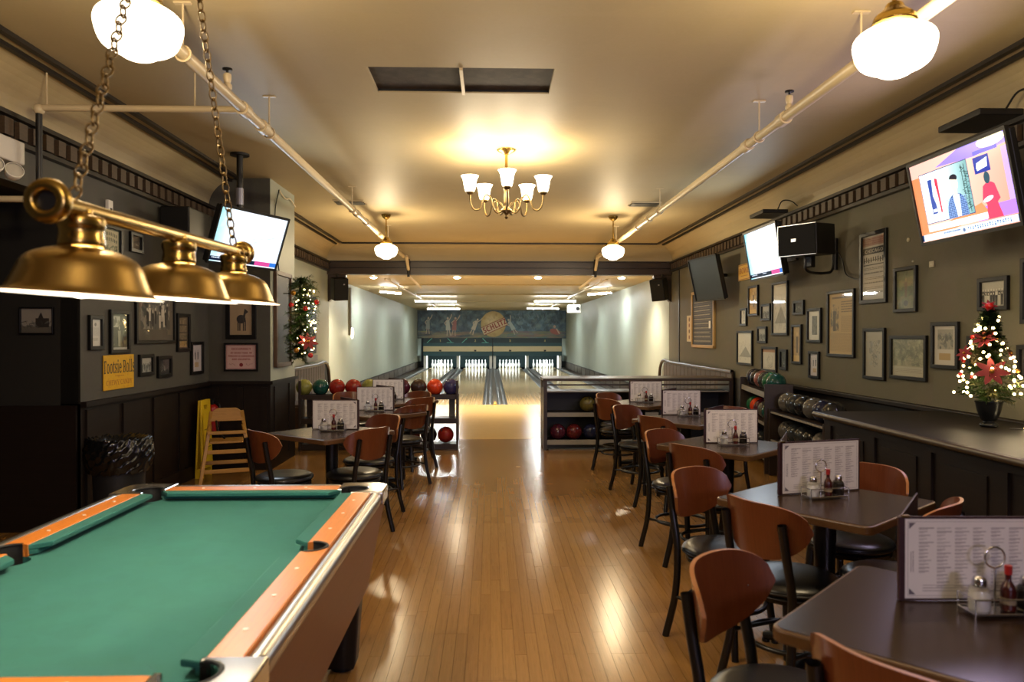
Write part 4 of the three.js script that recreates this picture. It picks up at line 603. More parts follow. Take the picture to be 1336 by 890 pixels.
{ const g = frame('F', -2.79, 1.27, 0.37, 0.31, 'sheet', 'black framed pink occupancy notice with red print on the pier', 0.014, null, -8.2); g.children[1].material = M(0xffffff, 0.6, 0, { map: notice }); g.name = numbered('notice_frame'); }
// candy sign
{ const t = canvas(420, 300, (x, w, h) => { fill(x, '#d9a912', w, h); for (let i = 0; i < 200; i++) { x.fillStyle = `rgba(150,100,0,${rr(0.03, 0.12)})`; x.beginPath(); x.arc(rnd() * w, rnd() * h, rr(2, 14), 0, 7); x.fill(); } x.fillStyle = '#1c140c'; x.textAlign = 'center'; x.font = 'bold 104px serif'; x.save(); x.translate(w / 2, 156); x.scale(0.66, 1.5); x.fillText('Tootsie Rolls', 0, 0); x.restore(); inkLines(x, 150, 180, 130, 16, 1, 'rgba(150,80,10,0.8)'); x.font = 'bold 60px serif'; x.fillText('CHEWY CANDY', w / 2, 262, w * 0.88); });
  const g = thing('tin_sign', 'yellow tin candy sign with black lettering on the picture wall', 'sign', [XL, 1.20, -6.22], Math.PI / 2); part(g, 'plate', rbox(0.50, 0.29, 0.008, 0.003), M(0xc9980f, 0.5), [0, 0, 0.008]); part(g, 'face', new THREE.PlaneGeometry(0.49, 0.28), M(0xffffff, 0.45, 0, { map: t }), [0, 0, 0.0135]); }
// letter board, small signs right
{ const t = canvas(512, 400, (x, w, h) => { fill(x, '#2c2620', w, h); x.fillStyle = '#cdbf98'; x.textAlign = 'center'; x.font = 'bold 40px serif'; x.fillText('RULES', w / 2, 46); for (let i = 0; i < 10; i++) inkLines(x, 40, 66 + i * 33, w - 80 - rr(0, 60), 20, 1, 'rgba(205,191,152,0.75)'); inkLines(x, 40, 68, w - 80, 320, 20, 'rgba(205,191,152,0.35)'); });
  const g = thing('letter_board', 'dark letter board with pale rows of text in a wooden frame', 'board', [XR, 1.79, -11.96], -Math.PI / 2); part(g, 'face', box(1.18, 0.88, 0.02, 0, 0, 0.012), m_black); part(g, 'lettering', new THREE.PlaneGeometry(1.18, 0.88), M(0xffffff, 0.6, 0, { map: t }), [0, 0, 0.0235]);
  const m = M(0xb59256, 0.45); for (const s of [-1, 1]) { part(g, 'frame_bar', rbox(1.28, 0.05, 0.04, 0.008), m, [0, s * 0.455, 0.02]); part(g, 'frame_bar', rbox(0.05, 0.96, 0.04, 0.008), m, [s * 0.615, 0, 0.02]); } part(g, 'note', box(0.09, 0.12, 0.004, 0.42, -0.1, 0.03), m_white);
  const t2 = canvas(128, 180, (x, w, h) => { fill(x, '#c9b691', w, h); x.fillStyle = '#5a3a26'; for (let i = 0; i < 4; i++) { x.beginPath(); x.arc(w / 2, 26 + i * 42, 15, 0, 7); x.fill(); x.fillStyle = i % 2 ? '#5a3a26' : '#7c4a36'; } });
  const p = thing('paper_poster', 'narrow cream poster with brown medallions beside the letter board', 'poster', [XR, 1.64, -12.82], -Math.PI / 2); part(p, 'sheet', box(0.32, 0.46, 0.006, 0, 0, 0.004), m_white); part(p, 'face', new THREE.PlaneGeometry(0.31, 0.45), M(0xffffff, 0.7, 0, { map: t2 }), [0, 0, 0.008]);
  const t3 = canvas(256, 128, (x, w, h) => { fill(x, '#c39a3e', w, h); x.strokeStyle = '#6a3a18'; x.lineWidth = 5; x.strokeRect(6, 6, w - 12, h - 12); x.fillStyle = '#7a2c14'; x.font = 'bold 62px serif'; x.textAlign = 'center'; x.fillText('BOWL', w / 2, 74, w * 0.86); inkLines(x, 60, 92, w - 120, 14, 1, 'rgba(110,60,20,0.8)'); });
  const q = thing('tin_sign', 'small amber tin sign between the dark screen and the pale television', 'sign', [XR, 2.40, -10.01], -Math.PI / 2); part(q, 'plate', rbox(0.50, 0.23, 0.008, 0.003), M(0xa8802c, 0.5), [0, 0, 0.008]); part(q, 'face', new THREE.PlaneGeometry(0.49, 0.22), M(0xffffff, 0.45, 0, { map: t3 }), [0, 0, 0.0135]);
  const sp = [[-6.05, 2.32, 'pale wall patch above the greenish player photo'], [-5.72, 2.08, 'small pale square plate below the big television'], [-5.98, 2.13, 'tiny pale screw cap beside the playbill']]; sp.forEach((a, i) => { const g = thing('wall_plate', a[2], 'plate', [XR, a[1], a[0]], -Math.PI / 2); part(g, 'plate', i === 1 ? rbox(0.06, 0.05, 0.012, 0.004) : cyl(i ? 0.009 : 0.018, 0.01, 14).rotateX(Math.PI / 2), M(0xb0a78c, 0.6), [0, 0, 0.006]); part(g, 'screw', cyl(0.004, 0.003, 8).rotateX(Math.PI / 2), m_alu, [0, 0, 0.0125]); });
}

// ------------------------------------------------------------------ pool table
{
  const cx = -1.09, cz = -2.43, W = 1.20, Lz = 2.09, T = 0.80;
  const g = thing('pool_table', 'green cloth pool table with orange wood rails and chrome corners', 'pool table', [cx, 0, cz]);
  const m_cloth = M(0xffffff, 0.95, 0, { map: noiseTex([26, 88, 80], 6, 512, 512, [1.5, 1.5]), bumpMap: bumpTex(6000, 256, [8, 8], 0.6, 1.4), bumpScale: 0.0004, sheen: 0.15, sheenRoughness: 0.6 });
  const m_rail = M(0xffffff, 0.3, 0, { map: woodTex([200, 118, 46], 12, 512, 128, [1, 4]) });
  const m_apron = M(0xffffff, 0.4, 0, { map: woodTex([112, 62, 32], 12, 512, 256, [1, 2]) });
  const m_diamond = M(0xe8e2d2, 0.35), m_pocket = M(0x0a0908, 0.7);
  const mw = 0.05, rw = 0.082, cw = 0.05; // metal edge, wood rail, cushion
  const ev = new Evaluator();
  const pk = [[-1, -1], [1, -1], [-1, 1], [1, 1]].map(([a, b]) => [a * (W / 2 - mw - rw - 0.002), b * (Lz / 2 - mw - rw - 0.002), 0.062]).concat([[-(W / 2 - mw - rw + 0.022), 0, 0.056], [W / 2 - mw - rw + 0.022, 0, 0.056]]);
  const cut = (geo, mat) => { let b = new Brush(geo, mat); b.updateMatrixWorld(true); for (const [x, z, r] of pk) { const c = new Brush(new THREE.CylinderGeometry(r, r, 0.4, 36)); c.position.set(x, T - 0.02, z); c.updateMatrixWorld(true); b = ev.evaluate(b, c, SUBTRACTION); } return b.geometry; };
  ev.useGroups = false;
  part(g, 'bed', uvm(cut(new THREE.BoxGeometry(W - 0.16, 0.03, Lz - 0.16).translate(0, 0.742, 0), m_cloth)), m_cloth, null, null, 'green cloth bed');
  const rail = (w, d, x, z, along) => { const ge = uvm(new RoundedBoxGeometry(w, 0.042, d, 2, 0.004).translate(x, T - 0.022, z)); if (along) { const uv = ge.attributes.uv, p = ge.attributes.position; for (let i = 0; i < uv.count; i++) uv.setXY(i, p.getZ(i), p.getX(i) + p.getY(i)); } return cut(ge, m_rail); };
  const cLen = 0.205;
  for (const s of [-1, 1]) {
    for (const q of [-1, 1]) part(g, 'wood_rail', rail(rw, Lz / 2 - cLen - 0.002, s * (W / 2 - mw - rw / 2), q * ((Lz / 2 - cLen) / 2), true), m_rail, null, null, 'orange wood rail');
    part(g, 'wood_rail', rail(W - 2 * cLen, rw, 0, s * (Lz / 2 - mw - rw / 2)), m_rail, null, null, 'orange wood rail');
    part(g, 'metal_edge', uvm(rbox(mw + 0.004, 0.06, Lz - 2 * cLen - 0.004, 0.026, 4)), m_alu, [s * (W / 2 - mw / 2), T - 0.032, 0]);
    part(g, 'metal_edge', uvm(rbox(W - 2 * cLen - 0.004, 0.06, mw + 0.004, 0.026, 4)), m_alu, [0, T - 0.032, s * (Lz / 2 - mw / 2)]);
  }
  // corner castings
  for (const a of [-1, 1]) for (const b of [-1, 1]) {
    const sh = new THREE.Shape(), R = 0.06; // local corner at origin, inward +x +y
    sh.moveTo(R, 0); sh.lineTo(cLen, 0); sh.lineTo(cLen, mw + rw); sh.lineTo(mw + rw + 0.066, mw + rw); sh.absarc(mw + rw, mw + rw, 0.066, 0, 1.5 * Math.PI * 0 + Math.PI / 2 - 2 * Math.PI + 0, true); // pocket arc
    sh.lineTo(mw + rw, cLen); sh.lineTo(0, cLen); sh.lineTo(0, R); sh.absarc(R, R, R, Math.PI, 1.5 * Math.PI);
    const ge = ext(sh, 0.05, 0.006); ge.rotateX(Math.PI / 2); // shape y -> +z
    const m = part(g, 'corner_casting', ge, m_chrome, [-a * -1 * W / 2, T - 0.002, b * Lz / 2]); m.scale.set(-a, 1, -b); m.position.set(a * W / 2, T - 0.004, b * Lz / 2);
  }
  // cushions
  const cush = (len, cutA, cutB) => { const s = new THREE.Shape(); s.moveTo(-len / 2, 0); s.lineTo(len / 2, 0); s.lineTo(len / 2 - cutB, cw); s.lineTo(-len / 2 + cutA, cw); s.closePath(); const a = ext(s, 0.010, 0.004), s2 = new THREE.Shape(); s2.moveTo(-len / 2, 0); s2.lineTo(len / 2, 0); s2.lineTo(len / 2 - cutB * 0.4, cw * 0.4); s2.lineTo(-len / 2 + cutA * 0.4, cw * 0.4); s2.closePath(); return join(a, ext(s2, 0.018).translate(0, 0, 0.012)).rotateX(Math.PI / 2); }; // nose toward +z
  const inX = W / 2 - mw - rw, inZ = Lz / 2 - mw - rw;
  for (const s of [-1, 1]) {
    const c = part(g, 'cushion', cush(2 * inX - 0.13, 0.045, 0.045), m_cloth, [0, T - 0.007, s * inZ]); c.rotation.y = s > 0 ? Math.PI : 0;
    for (const q of [-1, 1]) { const len = inZ - 0.065 - 0.058, m = part(g, 'cushion', cush(len, q * s > 0 ? 0.045 : 0.016, q * s > 0 ? 0.016 : 0.045), m_cloth, [s * inX, T - 0.007, q * (0.058 + len / 2)]); m.rotation.y = -s * Math.PI / 2; }
  }
  for (const [x, z, r] of pk) {
    const ox = Math.sign(x), oz = Math.sign(z), arc = z ? Math.PI * 1.42 : Math.PI * 1.05, ac = Math.atan2(-oz, ox), th = Math.atan2(ox, oz);
    const p = part(g, 'pocket', new THREE.CylinderGeometry(r - 0.001, r - 0.012, 0.09, 28, 1, true), m_pocket, [x, T - 0.118, z]); part(p, 'pocket_floor', cyl(r - 0.010, 0.006, 24), m_pocket, [0, -0.044, 0]);
    part(p, 'pocket_wall', new THREE.CylinderGeometry(r - 0.0015, r - 0.0015, 0.076, 28, 1, true, th - arc / 2, arc), m_pocket, [0, 0.079, 0]);
    part(p, 'pocket_liner', new THREE.TorusGeometry(r - 0.001, 0.005, 8, 28, arc).rotateZ(ac - arc / 2).rotateX(-Math.PI / 2), m_pocket, [0, 0.1165, 0]);
  }
  // diamonds
  const dg = new THREE.CylinderGeometry(0.0065, 0.0065, 0.002, 14);
  for (const s of [-1, 1]) { for (const q of [-3, -2, -1, 1, 2, 3]) part(g, 'sight_dot', dg, m_diamond, [s * (W / 2 - mw - rw * 0.55), T - 0.0005, q * inZ / 4]); for (const q of [-1, 0, 1]) part(g, 'sight_dot', dg, m_diamond, [q * inX / 2, T - 0.0005, s * (Lz / 2 - mw - rw * 0.55)]); }
  // tapered cabinet
  const ap = new THREE.CylinderGeometry(1, 0.89, 0.40, 4, 1, true).rotateY(Math.PI / 4).scale((W - 0.02) / Math.SQRT2, 1, (Lz - 0.02) / Math.SQRT2 * 1.0); const ag = uvm(ap.toNonIndexed()); ag.computeVertexNormals();
  part(g, 'cabinet', ag, m_apron, [0, 0.545, 0], null, 'brown wood cabinet'); part(g, 'cabinet_trim', box(W * 0.86, 0.02, Lz * 0.86, 0, 0.352, 0), m_black);
  for (const a of [-1, 1]) for (const b of [-1, 1]) { const l = new THREE.CylinderGeometry(0.115, 0.085, 0.33, 4, 1).rotateY(Math.PI / 4); const lm = part(g, 'leg', uvm(l.toNonIndexed()), m_black, [a * 0.42, 0.185, b * 0.86]); part(lm, 'foot', cyl(0.05, 0.03, 16), m_blackM, [0, -0.17, 0]); }
}

// ------------------------------------------------------------------ chairs
function backGeo() { // bent plywood panel, concave toward +z
  const NU = 32, NV = 14, Wd = 0.52, R = 0.29, th = 0.0065, pos = [], uv = [], idx = [];
  const P = (s, t, side) => { const e = Math.pow(Math.max(0, 1 - Math.pow(Math.abs(s), 2.9)), 1 / 2), hh = 0.114 * (0.03 + 0.97 * e); // wing outline: wide at the top, drawn in below
    const yy = 0.705 + t * hh + 0.012 * s * s - (t < 0 ? 0.012 * (1 - s * s) : 0), wf = 1 - 0.075 * (1 - t) * e; const a = s * wf * Wd / 2 / R; const rr2 = R + (side > 0 ? -th : th); return [rr2 * Math.sin(a), yy, -0.19 - (yy - 0.45) * 0.17 + R - rr2 * Math.cos(a)]; };
  for (const side of [1, -1]) for (let i = 0; i <= NU; i++) for (let j = 0; j <= NV; j++) { const s = -1 + 2 * i / NU, t = -1 + 2 * j / NV; pos.push(...P(s, t, side)); uv.push(t * 0.12, s * 0.25); }
  const st = (NU + 1) * (NV + 1), id = (k, i, j) => k * st + i * (NV + 1) + j;
  for (let i = 0; i < NU; i++) for (let j = 0; j < NV; j++) { const a = id(0, i, j), b = id(0, i + 1, j), c = id(0, i + 1, j + 1), d = id(0, i, j + 1); idx.push(a, b, c, a, c, d); const e = id(1, i, j), f = id(1, i + 1, j), g = id(1, i + 1, j + 1), h = id(1, i, j + 1); idx.push(e, g, f, e, h, g); }
  const g = new THREE.BufferGeometry(); g.setAttribute('position', new THREE.Float32BufferAttribute(pos, 3)); g.setAttribute('uv', new THREE.Float32BufferAttribute(uv, 2)); g.setIndex(idx); g.computeVertexNormals();
  // edge band
  const ep = [], ei = [], loop = []; for (let i = 0; i <= NU; i++) loop.push([-1 + 2 * i / NU, 1]); for (let j = NV - 1; j >= 0; j--) loop.push([1, -1 + 2 * j / NV]); for (let i = NU - 1; i >= 0; i--) loop.push([-1 + 2 * i / NU, -1]); for (let j = 1; j < NV; j++) loop.push([-1, -1 + 2 * j / NV]);
  loop.forEach(([s, t]) => { ep.push(...P(s, t, 1), ...P(s, t, -1)); }); const n = loop.length; for (let i = 0; i < n; i++) { const a = 2 * i, b = 2 * ((i + 1) % n); ei.push(a, a + 1, b, b, a + 1, b + 1); }
  const eg = new THREE.BufferGeometry(); eg.setAttribute('position', new THREE.Float32BufferAttribute(ep, 3)); eg.setIndex(ei); eg.computeVertexNormals();
  return [g, eg];
}
const [bkG, bkE] = backGeo();
function taperTube(pts, r0, r1, n = 20, m = 10) { const c = new THREE.CatmullRomCurve3(pts.map(a => V(...a))), g = new THREE.TubeGeometry(c, n, 1, m), p = g.attributes.position; for (let i = 0; i <= n; i++) { const q = c.getPointAt(i / n), r = r0 + (r1 - r0) * i / n; for (let j = 0; j <= m; j++) { const k = i * (m + 1) + j; p.setXYZ(k, q.x + (p.getX(k) - q.x) * r, q.y + (p.getY(k) - q.y) * r, q.z + (p.getZ(k) - q.z) * r); } } return g; }
const chairGeo = {
  seat: lathe(smooth([[0, 0.478], [0.10, 0.480], [0.17, 0.476], [0.205, 0.462], [0.212, 0.447], [0.205, 0.434]], 28).concat([[0, 0.434]]), 36), piping: new THREE.TorusGeometry(0.210, 0.005, 8, 44).rotateX(Math.PI / 2).translate(0, 0.444, 0),
  apron: lathe([[0.0, 0.434], [0.195, 0.434], [0.195, 0.40], [0.0, 0.40]], 36), ring: new THREE.TorusGeometry(0.185, 0.011, 8, 40).rotateX(Math.PI / 2).translate(0, 0.20, 0),
  front: [-1, 1].map(s => taperTube([[s * 0.135, 0.42, 0.125], [s * 0.145, 0.25, 0.14], [s * 0.165, 0, 0.165]], 0.021, 0.017)),
  rear: [-1, 1].map(s => taperTube([[s * 0.185, 0, -0.225], [s * 0.165, 0.22, -0.18], [s * 0.161, 0.45, -0.172], [s * 0.158, 0.62, -0.2025], [s * 0.156, 0.745, -0.2237]], 0.018, 0.0185, 28)),
};
let chair0 = null;
function chair(bx, bz, fx, fz, label, group) { // (bx,bz) = back centre at the top, (fx,fz) facing
  const l = Math.hypot(fx, fz); fx /= l; fz /= l; const p = [bx + fx * 0.25, 0, bz + fz * 0.25], ry = Math.atan2(fx, fz);
  if (chair0) return copy(chair0, p, ry, label, group);
  const g = chair0 = thing('bistro_chair', label, 'chair', p, ry, group);
  part(g, 'seat', chairGeo.seat, m_vinyl, null, null, 'round black vinyl seat'); part(g, 'seat_piping', chairGeo.piping, m_vinyl); part(g, 'seat_apron', chairGeo.apron, m_ebony);
  for (const q of chairGeo.front) part(g, 'leg', q, m_ebony); for (const q of chairGeo.rear) part(g, 'leg', q, m_ebony);
  part(g, 'ring_stretcher', chairGeo.ring, m_ebony);
  for (const s of [-1, 1]) part(g, 'stretcher', rod([s * 0.150, 0.20, 0.14], [s * 0.168, 0.205, -0.19], 0.009), m_ebony);
  const b = part(g, 'backrest', bkG, m_chair, null, null, 'curved reddish plywood backrest'); part(b, 'backrest_edge', bkE, m_chairEdge);
  for (const s of [-1, 1]) part(b, 'screw', new THREE.SphereGeometry(0.006, 8, 6), m_chrome, [s * 0.155, 0.70, -0.186]);
  return g;
}
const RG = 'bistro chairs at the tables along the ledge', LG = 'bistro chairs at the tables behind the pool table';
for (const c of [
  [0.80, -1.50, 0.9, -0.5, 'chair pushed tightly under the dim menu table, back toward the pool table'],
  [0.67, -2.24, 0.70, 0.72, 'chair with plain red backrest between the dim menu table and the aisle'],
  [1.07, -2.98, 0.90, -0.43, 'chair with posts showing on its back at the lilac menu table'],
  [1.01, -3.73, 0.60, 0.80, 'chair with purple sheen at the aisle corner of the lilac menu table'],
  [2.06, -3.80, -0.85, 0.53, 'chair behind the lilac menu against the dark ledge panel'],
  [1.93, -2.92, -0.72, -0.70, 'chair with curled back edge between the lilac menu table and the dim menu'],
  [1.21, -4.50, 0.85, -0.53, 'chair with posts showing on its back at the ledge end table'],
  [1.20, -5.28, 0.64, 0.77, 'glossy orange chair at the aisle corner of the ledge end table'],
  [1.34, -6.15, 0.85, -0.53, 'chair turning its back to the aisle, second table from the dark rack'],
  [1.28, -7.18, 0.70, 0.72, 'chair turned toward the pool table, second table from the dark rack'],
  [1.22, -7.93, 0.85, -0.53, 'chair turning its back to the aisle at the dark rack table'],
  [1.36, -8.76, 0.64, 0.77, 'chair squeezed between the far table and the dark ball rack'],
  [2.36, -6.98, -0.70, 0.72, 'chair with bluish sheen beside the orange ball on the wall rack'],
  [2.22, -8.70, -0.70, 0.72, 'chair at the far table on the wall rack side'],
]) chair(...c, RG);
for (const c of [
  [-1.73, -5.30, 0.75, -0.66, 'chair with blue light on its seat beside the wooden high chair'],
  [-0.84, -5.42, -0.80, -0.60, 'broad backed chair at the near aisle side of the table by the pool table'],
  [-0.86, -6.36, -0.70, 0.72, 'chair at the far aisle side of the table by the pool table'],
  [-0.72, -7.22, -0.73, -0.68, 'chair with reflective seat at the aisle side of the middle table before the ball rack'],
  [-0.72, -8.14, -0.74, -0.67, 'chair backing the aisle at the table below the purple ball'],
  [-0.84, -9.05, -0.60, 0.80, 'chair against the ball rack below the orange ball'],
  [-1.80, -8.95, 0.70, 0.72, 'chair below the red balls on the rack'],
]) chair(...c, LG);

// ------------------------------------------------------------------ tables with menus and caddies
let table0 = null, menuN = 0;
function table(x, z, rot, label, group) {
  if (table0) return copy(table0, [x, 0, z], rot, label, group);
  const g = table0 = thing('cafe_table', label, 'table', [x, 0, z], rot, group);
  const sh = rrShape(0.70, 0.70, 0.035), top = ext(sh, 0.024, 0.006).rotateX(-Math.PI / 2).translate(0, 0.719, 0);
  const surf = new THREE.ShapeGeometry(rrShape(0.69, 0.69, 0.032), 10).rotateX(-Math.PI / 2).translate(0, 0.7501, 0);
  const t = part(g, 'tabletop', top, m_tableEdge); part(t, 'top_laminate', surf, m_table, [0, 0.0004, 0], null, 'dark brown table surface');
  part(g, 'spider', join(box(0.46, 0.03, 0.06, 0, 0.70, 0), box(0.06, 0.03, 0.46, 0, 0.70, 0)), m_blackM);
  part(g, 'column', lathe(smooth([[0.05, 0.69], [0.05, 0.6], [0.046, 0.4], [0.05, 0.2], [0.07, 0.09], [0.075, 0.06]], 30), 24), m_ebony);
  const arm = taperTube([[0, 0.07, 0.03], [0, 0.06, 0.16], [0, 0.03, 0.30]], 0.034, 0.02, 12, 10);
  for (let i = 0; i < 4; i++) { const f = part(g, 'foot', arm, m_blackM, null, [0, i * Math.PI / 2, 0]); part(f, 'glide', cyl(0.018, 0.016, 12), m_blackM, [0, 0.008, 0.295]); }
  return g;
}
const menuTex = [0, 1].map(v => canvas(640, 420, (x, w, h) => { fill(x, '#d6d0ce', w, h); x.strokeStyle = '#8a8488'; x.lineWidth = 2; x.strokeRect(14, 14, w - 28, h - 28); const c = v ? [46, w - 46] : [46, w - 46];
  for (let k = 0; k < 6; k++) { const X = 70 + k * 92; x.font = 'bold 15px serif'; x.fillStyle = 'rgba(40,30,44,0.8)'; for (let i = 0; i < (k % 3 ? 17 : 13); i++) { const L = rr(40, 78); x.fillStyle = `rgba(50,40,56,${rr(0.25, 0.5)})`; x.fillRect(X, 46 + i * 19, L, 5); x.fillRect(X, 54 + i * 19, L * 0.6, 3); } }
  x.fillStyle = 'rgba(50,40,56,0.7)'; const tri = (a, b, s, q) => { x.beginPath(); x.moveTo(a, b); x.lineTo(a + s * 34, b); x.lineTo(a, b + q * 34); x.fill(); }; const X0 = v ? w - 20 : 20, s = v ? -1 : 1; tri(X0, 20, s, 1); tri(X0, h - 20, s, -1); x.save(); x.translate(v ? w - 28 : 44, h / 2 + 60); x.rotate(-Math.PI / 2); inkLines(x, -10, -16, 110, 22, 2, 'rgba(50,40,56,0.6)'); x.restore();
  x.fillRect(90, 350, w - 180, 2); inkLines(x, 90, 362, w - 180, 30, 2, 'rgba(50,40,56,0.4)'); }));
const m_page = menuTex.map(t => M(0xffffff, 0.35, 0, { map: t, clearcoat: 0.6, clearcoatRoughness: 0.15 })), m_cover = M(0x2e1114, 0.45);
const menus = {};
function menu(x, z, ry, hinge, label, group) { // hinge -1: second cover folds back from the left edge
  if (menus[hinge]) return copy(menus[hinge], [x, 0.7515, z], ry, label, group);
  const W = 0.355, H = 0.225, g = menus[hinge] = thing('table_menu', label, 'menu', [x, 0.7515, z], ry, group);
  part(g, 'front_cover', rbox(W + 0.016, H + 0.014, 0.005, 0.002, 1), m_cover, [0, H / 2 + 0.007, 0]);
  part(g, 'page', new THREE.PlaneGeometry(W, H), m_page[hinge < 0 ? 0 : 1], [0, H / 2 + 0.007, 0.0032], null, 'white printed menu page');
  const bx = new RoundedBoxGeometry(W + 0.016, H + 0.014, 0.005, 1, 0.002).translate(-hinge * (W / 2 + 0.008), 0, 0);
  part(g, 'rear_cover', bx, m_cover, [hinge * (W / 2 + 0.008), H / 2 + 0.007, -0.006], [0, -hinge * 0.95, 0]);
  part(g, 'spine', rbox(0.014, H + 0.014, 0.014, 0.004, 1), m_cover, [hinge * (W / 2 + 0.01), H / 2 + 0.007, -0.004]);
  part(g, 'corner_clip', box(0.02, 0.006, 0.012, hinge * (W / 2 - 0.002), H + 0.014, 0), m_brass);
  return g;
}
const m_glass = M(0xffffff, 0.02, 0, { transmission: 1, thickness: 0.02, ior: 1.5 }), m_salt = M(0xe8e6e2, 0.8), m_pepper = M(0x241d18, 0.9), m_sauce = M(0x3a0c08, 0.25), m_redcap = M(0x96140e, 0.4), m_label = M(0x8a7a5c, 0.6);
const tops = {};
function condiments(x, z, ry, where) {
  const c = Math.cos(ry), s = Math.sin(ry), at = (a, b, y = 0.7515) => [x + a * c + b * s, y, z - a * s + b * c];
  if (!tops.caddy) {
    const g = tops.caddy = thing('condiment_caddy', 'x', 'caddy', at(0, 0)); const w = 0.0022, rect = (y, W, D) => [rod([-W, y, -D], [W, y, -D], w, 6), rod([-W, y, D], [W, y, D], w, 6), rod([-W, y, -D], [-W, y, D], w, 6), rod([W, y, -D], [W, y, D], w, 6)];
    part(g, 'tray', box(0.19, 0.004, 0.068, 0, 0.008, 0), m_chrome); part(g, 'upper_wire', join(...rect(0.05, 0.098, 0.037)), m_chrome); part(g, 'lower_wire', join(...rect(0.012, 0.098, 0.037)), m_chrome);
    for (const a of [-1, 1]) for (const b of [-1, 1]) part(g, 'upright', rod([a * 0.098, 0.0, b * 0.037], [a * 0.098, 0.052, b * 0.037], w, 6), m_chrome);
    part(g, 'handle_stem', rod([0.0, 0.01, -0.03], [0, 0.115, -0.03], 0.003, 8), m_chrome); part(g, 'ring_handle', new THREE.TorusGeometry(0.028, 0.003, 8, 28), m_chrome, [0, 0.143, -0.03]);
    const mk = (name, cat, fillM) => { const k = thing(name, 'x', cat, at(0, 0)); part(k, 'glass_body', lathe([[0, 0], [0.025, 0], [0.027, 0.004], [0.0275, 0.05], [0.024, 0.062], [0.017, 0.07], [0.0145, 0.07]], 8), m_glass); part(k, 'contents', lathe([[0, 0.004], [0.0235, 0.004], [0.024, 0.050], [0, 0.051]], 12), fillM); part(k, 'cap', lathe(smooth([[0.0165, 0.066], [0.0175, 0.08], [0.013, 0.092], [0, 0.095]], 14), 18), m_chrome); return k; };
    tops.salt = mk('salt_shaker', 'salt shaker', m_salt); tops.pepper = mk('pepper_shaker', 'pepper shaker', m_pepper);
    const b = tops.sauce = thing('sauce_bottle', 'x', 'bottle', at(0, 0)); part(b, 'bottle_body', lathe(smooth([[0, 0], [0.017, 0.001], [0.018, 0.02], [0.018, 0.06], [0.008, 0.082], [0.0075, 0.1], [0, 0.1]], 30), 18), m_sauce); part(b, 'bottle_label', lathe([[0.0186, 0.02], [0.0186, 0.052]], 18), m_label); part(b, 'bottle_cap', cyl(0.0095, 0.024, 14), m_redcap, [0, 0.11, 0]);
    tops.first = true;
  }
  const put = (o, p, lab, grp) => { if (tops.first) { o.position.set(...p); o.rotation.y = ry; o.userData.label = lab; o.userData.group = grp; } else copy(o, p, ry, lab, grp); };
  put(tops.caddy, at(0, 0), 'chrome wire condiment caddy ' + where, 'condiment caddies'); put(tops.salt, at(-0.066, 0.004, 0.7622), 'glass salt shaker ' + where, 'salt shakers'); put(tops.pepper, at(0.066, 0.004, 0.7622), 'glass pepper shaker ' + where, 'pepper shakers'); put(tops.sauce, at(0.012, 0.006, 0.7622), 'red capped hot sauce bottle ' + where, 'hot sauce bottles'); tops.first = false;
}
for (const t of [
  // x, z, rot, menu dx,dz,ry,hinge, caddy dx,dz,ry, text
  [1.22, -1.85, 0.79, 0.13, -0.16, -0.03, -1, 0.16, -0.06, 0.0, 'on the dim table beside the tree ledge', 'dark square table with a dim menu beside the ledge of the lit tree'],
  [1.54, -3.29, 0.68, 0.04, -0.13, 0.24, -1, 0.01, -0.02, 0.2, 'on the lilac lit table', 'square brown table with the lilac lit menu'],
  [1.64, -4.98, 0.74, 0.05, -0.05, -0.03, -1, 0.03, 0.05, 0.0, 'on the table by the ledge end', 'square brown table by the ledge end with a white menu'],
  [1.77, -6.52, 0.74, 0.05, -0.33, 0.0, -1, 0.09, -0.22, 0.0, 'on the second table from the dark rack', 'square brown table second from the dark ball rack'],
  [1.70, -8.15, 0.74, 0.08, -0.10, 0.0, -1, 0.05, 0.0, 0.0, 'on the table next to the dark rack', 'square brown table next to the dark ball rack'],
  [-1.25, -5.74, -0.66, 0.0, -0.12, -0.04, 1, 0.0, -0.02, 0.0, 'behind the pool table corner', 'square brown table behind the pool table corner'],
  [-1.12, -7.20, -0.70, -0.05, -0.18, 0.02, 1, -0.04, -0.08, 0.0, 'on the middle table before the balls', 'square brown table in the middle before the row of balls'],
  [-1.10, -8.55, -0.74, -0.12, -0.12, 0.02, 1, -0.1, 0.0, 0.0, 'beside the red and green balls', 'square brown table beside the red and green balls'],
]) {
  const [x, z, rot, mx, mz, mr, hi, cx, cz, cr, where, lab] = t, side = x > 0 ? 'tables along the ledge' : 'tables behind the pool table';
  table(x, z, rot, lab, side); { const mm = menu(x + mx, z + mz, mr, hi, 'upright white menu in a maroon cover ' + where, 'standing menus'); if (mr > 0.2) mm.scale.set(1.2, 1.05, 1); } condiments(x + cx, z + cz, cr, where);
}

